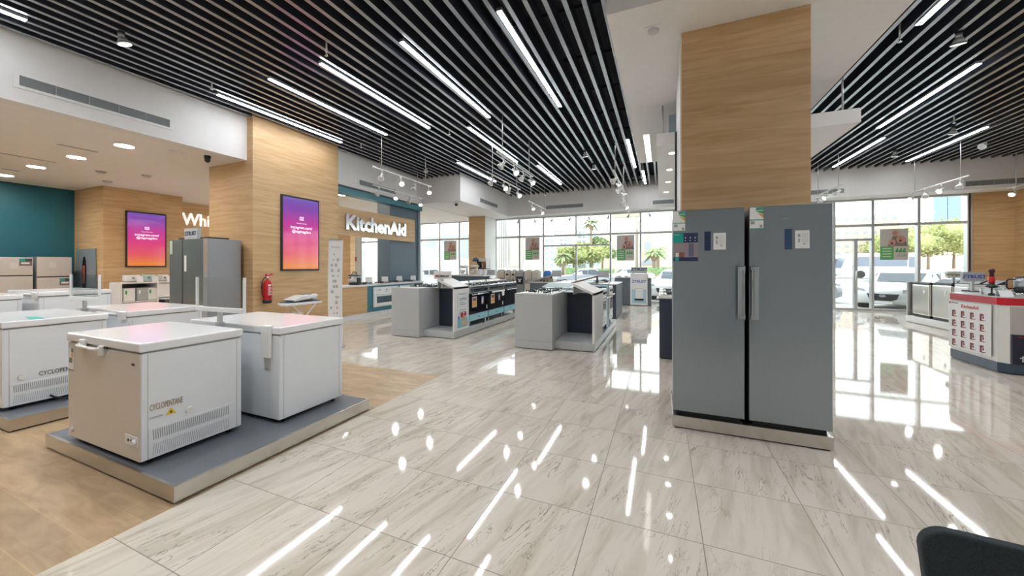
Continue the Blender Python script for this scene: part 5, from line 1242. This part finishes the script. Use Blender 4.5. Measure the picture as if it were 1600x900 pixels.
# ================================================================== OUTDOORS
pave = M('pavement', (.50, .48, .44), .85, noise=.08, nscale=2); sand = M('sand_lot', (.50, .44, .36), .95, noise=.08, nscale=.6); asphalt = M('asphalt', (.34, .34, .34), .9, noise=.1, nscale=3)
struct('ground_pavement', MB().box(-60, 60, YW+.15, 19, -.3, -.06), pave)
struct('ground_road', MB().box(-200, 200, 19, 30, -.3, -.10), asphalt)
struct('ground_sand', MB().box(-300, 300, 30, 400, -.3, -.12), sand)
struct('ground_far_road', MB().box(-300, 300, 56, 66, -.2, -.08), asphalt)
def car(x, y, rz, paint, label, sc=1.0):
    t = thing('parked_car', label, 'car', (x, y, -.10), rz, 'cars outside the shop window'); L, W2 = 2.3, .90
    prof = [(-2.28, .32), (-2.30, .62), (-2.18, .80), (-1.55, .92), (-.95, .97), (-.40, 1.36), (.20, 1.46), (.85, 1.42), (1.45, 1.08), (2.10, 1.0), (2.27, .85), (2.28, .38), (2.1, .24), (-2.1, .24)]
    b = MB(); bm = b.bm
    rings = []
    for (yy, k, dz) in ((-W2, .90, -.03), (-W2*.93, .985, 0), (0, 1.0, .02), (W2*.93, .985, 0), (W2, .90, -.03)):
        r = []
        for (px_, pz) in prof:
            side = abs(yy)/W2
            ins = .20*side if pz > 1.0 else 0
            r.append(bm.verts.new((px_*k, yy-(ins if yy > 0 else -ins if yy < 0 else 0), pz+dz*(pz > .9))))
        rings.append(r)
    n = len(prof)
    for a, c in zip(rings, rings[1:]):
        for i in range(n): f = bm.faces.new([a[i], a[(i+1) % n], c[(i+1) % n], c[i]]); f.smooth = True
    bm.faces.new(rings[0][::-1]); bm.faces.new(rings[-1])
    b.build('body', paint, t)
    gm = M('car_glass', (.06, .08, .10), .06)
    MB().prism([(-.90, -.58, 1.02), (-.44, -.62, 1.34), (-.44, .62, 1.34), (-.90, .58, 1.02)], (-.02, 0, .015)).build('windscreen', gm, t)
    MB().prism([(1.36, -.58, 1.12), (.92, -.62, 1.39), (.92, .62, 1.39), (1.36, .58, 1.12)], (.02, 0, .015)).build('rear_window', gm, t)
    for s in (-1, 1):
        MB().prism([(-.80, s*.80, 1.0), (-.36, s*.735, 1.32), (.80, s*.735, 1.36), (1.30, s*.80, 1.06)], (0, s*.02, 0)).build('side_window', gm, t)
        MB().box(.22, .27, s*.80-.02, s*.80+.02, 1.0, 1.37).build('window_pillar', paint, t)
        MB().box(-.85, -.68, s*.88-.06, s*.88+.10, .98, 1.10, .02).build('mirror', paint, t)
        for xw in (-1.42, 1.40):
            w = MB().cyl((xw, s*.70, .34), (xw, s*.905, .34), .34, seg=28).build('wheel', M('tyre', (.02, .02, .02), .8), t)
            m = MB().cyl((xw, s*.90, .34), (xw, s*.912, .34), .07, seg=14)
            for k in range(10):
                a = 2*PI*k/10; m.prism([(xw+.05*math.cos(a-.25), s*.905, .34+.05*math.sin(a-.25)), (xw+.235*math.cos(a-.09), s*.905, .34+.235*math.sin(a-.09)), (xw+.235*math.cos(a+.09), s*.905, .34+.235*math.sin(a+.09)), (xw+.05*math.cos(a+.25), s*.905, .34+.05*math.sin(a+.25))], (0, s*.012, 0))
            m.build('rim', alum, w)
        MB().prism([(-2.27, s*.50, .74), (-2.20, s*.84, .80), (-1.95, s*.88, .84), (-2.22, s*.5, .66)], (0, 0, .05)).build('headlight', M('lamp_clear', (.6, .62, .65), .1), t)
        MB().box(2.22, 2.285, s*.70-.16, s*.70+.12, .72, .88, .02).build('tail_light', redp, t)
    g = MB().prism([(-2.315, -.42, .62), (-2.315, .42, .62), (-2.315, .36, .44), (-2.315, .2, .36), (-2.315, -.2, .36), (-2.315, -.36, .44)], (.03, 0, 0)).build('grille', black, t)
    MB().prism([(-2.33, .09*math.cos(2*PI*k/16), .55+.055*math.sin(2*PI*k/16)) for k in range(16)], (.015, 0, 0)).build('emblem', chrome, g)
    MB().box(-2.33, -2.31, -.26, .26, .27, .37).build('number_plate', paper, t); MB().box(2.28, 2.30, -.26, .26, .55, .67).build('number_plate', paper, t)
    return t
cw = M('car_white', (.66, .67, .68), .2, coat=.5); cg = M('car_grey', (.20, .22, .25), .25, coat=.5); cs = M('car_silver', (.42, .44, .47), .25, .3, coat=.4)
q = onZ(1385, 486, -.1)
car(8.75, 18.75, A(50), cw, 'white saloon car with oval grille badge parked outside the right window')
car(4.9, 20.6, A(176), cs, 'silver car cut by the refrigerator edge outside the entrance', 1)
car(12.2, 22.6, A(12), cg, 'dark grey car parked behind the white saloon outside')
car(.75, 19.8, A(75), cw, 'white car outside, rear end left of the tall refrigerators')
car(-2.9, 34, A(15), cw, 'white car on the far side seen between entrance doors'); car(-10.5, 24.5, A(200), cw, 'white car outside below the left window poster'); car(-5.4, 27, A(15), cs, 'silver car outside below the poster left of the doors')
car(-15.5, 22, A(10), cw, 'white car outside at the left end of the shop window'); car(-12.6, 30, A(190), cs, 'silver car farther out at the left end window')
car(14.4, 26.6, A(190), cw, 'white car outside behind the washing machines')
for i, x in enumerate((-1.5, 4.2, 9.5)): car(x, 62 if i else 60, A(180+i*4), (cg, cs, cg)[i], ('dark car on the distant road near the hedge', 'silver car on the distant road before the pale building', 'grey car on the distant road at the hedge end')[i])
# coach and minibus
def bus(x, y, rz, L, H, label):
    t = thing('coach', label, 'bus', (x, y, 0), rz, 'white buses on the far road'); a = L/2
    MB().prism([(-a, -1.2, .35), (-a-.1, -1.2, 1.2), (-a+.5, -1.2, H-.1), (-a+.9, -1.2, H), (a, -1.2, H), (a, -1.2, .35)], (0, 2.4, 0), .08).build('body', cw, t)
    gm = M('bus_glass', (.16, .19, .24), .1)
    MB().prism([(-a+.9, -1.23, 1.5), (-a+1.6, -1.23, H-.45), (a-1.2, -1.23, H-.45), (a-1.2, -1.23, 1.5)], (0, .04, 0)).build('side_window', gm, t)
    MB().prism([(-a-.06, -1.0, 1.3), (-a-.06, 1.0, 1.3), (-a+.36, 1.0, H-.5), (-a+.36, -1.0, H-.5)], (-.04, 0, 0)).build('windscreen', gm, t)
    MB().box(a-1.05, a-.45, -1.23, -1.19, 1.4, H-.5).build('rear_side_window', gm, t)
    for xw in (-a+1.8, a-2.0): MB().cyl((xw, -1.24, .48), (xw, -.9, .48), .48, seg=20).build('wheel', MATS['tyre'], t)
bus(25.6, 61.5, 0, 7.5, 3.2, 'long white coach driving on the far road behind the right window poster'); bus(37.5, 60.5, 0, 7.5, 2.9, 'white minibus on the far road above the washing machines'); bus(21.3, 64.5, 0, 5.0, 3.0, 'white van on the far road left of the coach')

def building(x0, x1, y, z, mat, label, rows=0, cols=0, wm=None, depth=12, extra=None, win=(.5, .5), zb=1.0):
    t = thing('building', label, 'building', ((x0+x1)/2, y, -.12), 0, 'buildings beyond the road'); a = (x1-x0)/2
    MB().box(-a, a, 0, depth, 0, z).build('wall', mat, t)
    wm = wm or M('building_window', (.30, .34, .38), .15)
    for r in range(rows):
        m = MB()
        for c in range(cols):
            cx = -a+2*a*(c+.5)/cols; cz = zb+(z-zb)*(r+.5)/rows; dx = a/cols*win[0]*1.0; dz = (z-zb)/rows*.5*win[1]
            m.box(cx-dx, cx+dx, -.06, .02, cz-dz, cz+dz)
        m.build('window_row', wm, t)
    if extra: extra(t, a)
    return t
def zat(py, Y, px=1000): return onY(px, py, Y)[2]
def bpx(p0, p1, ptop, Y, mat, label, **k):
    return building(onY(p0, 400, Y)[0], onY(p1, 400, Y)[0], Y, zat(ptop, Y, (p0+p1)/2)+.12, mat, label, **k)
beige = M('facade_beige', (.56, .47, .38), .8); sandst = M('facade_sand', (.58, .53, .46), .8); pale = M('facade_pale', (.62, .61, .60), .8); roofb = M('facade_tan', (.55, .42, .30), .8)
blueg = M('curtain_glass', (.22, .32, .45), .1); aquag = M('aqua_glass', (.25, .55, .52), .15)
def mosque(t, a):
    MB().box(-a*.7, -a*.05, -1.0, .2, 0, 12.0).build('projecting_bay', sandst, t); MB().box(a*.02, a*.55, -.8, .2, 0, 9.5).build('projecting_bay', pale, t)
    p = MB().box(a*.10, a*.42, -1.0, -.78, 0, 8.2).build('portal', beige, t)
    MB().box(a*.18, a*.34, -1.1, -.98, 4.6, 6.6).build('window', M('building_window', (.30, .34, .38), .15), p)
    MB().prism([(a*.26+1.3*math.cos(PI*k/10), -1.1, 1.9+1.3*math.sin(PI*k/10)) for k in range(11)], (0, .1, 0)).build('arch_window', MATS['building_window'], p)
    MB().box(-a*.62, a*.1, -1.2, .3, 12.0, 13.6).build('parapet', roofb, t); MB().box(-a*.4, -a*.02, -1.2, .3, 13.6, 15.2).build('roof_block', roofb, t)
bpx(938, 1060, 345, 80, sandst, 'pale sandstone public building with arched portal beyond the entrance doors', extra=mosque, rows=0)
bpx(866, 894, 358, 150, pale, 'grey pale tower block with grid windows in the distance, left one', rows=9, cols=4, win=(.7, .5))
bpx(897, 915, 352, 160, pale, 'grey pale tower block with grid windows in the distance, right one', rows=9, cols=3, win=(.7, .5))
bpx(916, 938, 366, 150, M('facade_aqua', (.52, .62, .62), .6), 'pale aqua glazed block left of the sandstone building', rows=5, cols=3, wm=aquag)
bpx(842, 866, 371, 140, MATS['facade_aqua'], 'aqua glazed block between the poster and the tower', rows=5, cols=3, wm=aquag)
def slatw(t, a):
    for k in range(5): MB().box(-a*.9+k*a*.16, -a*.84+k*a*.16, -.5, -.2, 0, 9).build('column', pale, t)
    MB().box(-a*.05, a*.8, -.3, -.1, 1.6, 6).build('shop_panel', M('panel_taupe', (.46, .40, .36), .6), t)
bpx(778, 822, 341, 48, pale, 'white shop building with columns and blind seen left of the poster', extra=slatw, depth=8)
bpx(600, 735, 352, 60, pale, 'long pale shop building across the road behind the left windows', rows=1, cols=6, win=(.8, .5), depth=8)
bpx(1236, 1405, 338, 95, beige, 'large beige apartment block beyond the entrance at the right', rows=8, cols=12, win=(.45, .4))
bpx(1405, 1520, 352, 120, sandst, 'pale office building with a blue glass bay at the right', rows=0, extra=lambda t, a: [MB().box(-a*.05+k*a*.36, a*.29+k*a*.36, -.5, .1, 9, 20).build('glass_bay', blueg, t) for k in range(2)])
# billboard panels at left
t = thing('billboard', 'blue and pink shop billboard outside the left windows', 'billboard', (onY(678, 400, 44)[0], 44, 0)); 
MB().box(-3.2, 3.2, -.1, .1, 1.2, 4.2).build('panel', M('board_blue', (.36, .42, .62), .5), t); MB().box(-1.2, 3.2, -.12, -.1, 1.3, 2.6).build('panel_print', M('board_pink', (.60, .40, .42), .5), t)
MB().cyl((-1.5, -.13, 3.2), (-1.5, -.11, 3.2), .8, seg=24).build('panel_print', paper, t); MB().box(-3, -2.8, -.1, .1, 0, 1.2).build('post', alum, t); MB().box(2.8, 3, -.1, .1, 0, 1.2).build('post', alum, t)

leafm = M('leaf_green', (.26, .34, .16), .8, noise=.5, nscale=1.5); leafy = M('leaf_yellow', (.42, .46, .20), .8, noise=.4, nscale=1.5); trunkm = M('trunk', (.30, .22, .15), .9, noise=.3); hedgem = M('hedge_green', (.20, .32, .14), .9, noise=.5, nscale=3)
def leaves(mb, c, R_, n, rnd, s=.16):
    for _ in range(n):
        v = Vector((rnd.gauss(0, 1), rnd.gauss(0, 1), rnd.gauss(0, 1))).normalized(); p = Vector(c)+Vector((v.x*R_[0], v.y*R_[1], v.z*R_[2]))*rnd.uniform(.55, 1.05)
        a = Vector((rnd.gauss(0, 1), rnd.gauss(0, 1), rnd.gauss(0, 1))).normalized()*s*rnd.uniform(.6, 1.4); b = a.cross(Vector((rnd.gauss(0, 1), rnd.gauss(0, 1), rnd.gauss(0, 1)))).normalized()*s*.6
        mb.poly([p-a, p+b, p+a, p-b])
def tree(px, Y, h, r, mat, label, seed):
    x = onY(px, 400, Y)[0]; t = thing('leafy_tree', label, 'tree', (x, Y, -.12), 0, 'trees beyond the road'); rnd = random.Random(seed)
    MB().cyl((0, 0, 0), (.1, 0, h*.55), .22, .12, seg=10).build('trunk', trunkm, t)
    m = MB()
    for k in range(9):
        c = (rnd.uniform(-r, r)*.6, rnd.uniform(-r, r)*.5, h*.62+rnd.uniform(-.3, .35)*h*.5); leaves(m, c, (r*.5, r*.5, r*.38), 220, rnd, .28)
        m.ball(c, r*.36, 1, (1, 1, .8))
    m.build('crown', mat, t, recalc=False)
tree(925, 64, 6.3, 3.4, leafy, 'pale green bushy tree beyond the road left of the sandstone building', 1); tree(941, 70, 8.2, 2.6, leafm, 'taller green tree close to the sandstone building', 2)
tree(896, 66, 5.5, 3.0, leafy, 'low yellowish tree before the distant towers', 3); tree(1450, 90, 10, 5.5, leafy, 'pale tree before the blue glass bay', 4); tree(1490, 92, 11, 6, leafy, 'broad pale tree at the right of the glass bay', 5)
tree(1400, 92, 9, 4.5, leafy, 'small pale tree beside the beige apartment block', 6); tree(1425, 96, 8, 4.5, leafy, 'low green tree between coach and minibus', 7)
def palm(px, Y, h, label, seed):
    x = onY(px, 400, Y)[0]; t = thing('palm_tree', label, 'palm', (x, Y, -.12), 0, 'palm trees beyond the road'); rnd = random.Random(seed)
    MB().cyl((0, 0, 0), (0, 0, h), .30, .24, seg=12).ball((0, 0, h-.2), .55, 2, (1, 1, 1.6)).build('trunk', trunkm, t)
    m = MB()
    for k in range(26):
        az = 2*PI*k/26+rnd.uniform(-.1, .1); el = rnd.uniform(-.1, 1.1); L = rnd.uniform(1.7, 2.3); pp = []
        for i in range(7):
            u = i/6; rr_ = L*u*math.cos(el*(1-.6*u)); zz = L*(math.sin(el)*u-.75*u*u); pp.append(Vector((rr_*math.cos(az), rr_*math.sin(az), h+.2+zz)))
        side = Vector((-math.sin(az), math.cos(az), 0))
        for i in range(6):
            w0, w1 = .22*math.sin(PI*(i+.3)/7), .22*math.sin(PI*(i+1.3)/7)
            m.poly([pp[i]-side*w0-Vector((0, 0, w0*.6)), pp[i], pp[i+1], pp[i+1]-side*w1-Vector((0, 0, w1*.6))]); m.poly([pp[i], pp[i]+side*w0-Vector((0, 0, w0*.6)), pp[i+1]+side*w1-Vector((0, 0, w1*.6)), pp[i+1]])
    m.build('fronds', leafm, t, recalc=False)
palm(923.5, 68, 9.6, 'tall palm tree above the bushy trees seen through the top pane', 1); palm(1022, 60, 3.4, 'short palm tree before the arched portal', 2); palm(880, 62, 3.2, 'short palm tree before the left distant tower', 3); palm(1028, 66, 4.2, 'palm tree behind the short one by the portal', 4)
def hedge(p0, p1, Y, h, label, seed):
    a, b = onY(p0, 400, Y)[0], onY(p1, 400, Y)[0]; rnd = random.Random(seed); m = MB(); w = (b-a)/2
    m.box(-w, w, -.5, .5, 0, h*.92, .1)
    for k in range(int(w*70)): 
        p = Vector((rnd.uniform(-w, w), rnd.choice((-.52, rnd.uniform(-.5, .5))), 0)); p.z = rnd.uniform(.1, h) if p.y < -.5 else h*.93
        d = Vector((rnd.gauss(0, 1), rnd.gauss(0, 1), rnd.gauss(0, 1))).normalized()*.14; e = d.cross(Vector((rnd.gauss(0, 1), 1, rnd.gauss(0, 1)))).normalized()*.1
        m.poly([p-d, p+e, p+d, p-e])
    tag(m.build('clipped_hedge', hedgem, loc=((a+b)/2, Y, -.12), recalc=False), label, 'hedge', 'clipped hedges along the far road')
hedge(884, 928, 56, 1.5, 'clipped green hedge left of the entrance door centre bar', 1); hedge(992, 1050, 56, 1.5, 'clipped green hedge before the sandstone building', 2); hedge(930, 960, 58, 1.3, 'clipped green hedge between the doors and poster', 3)
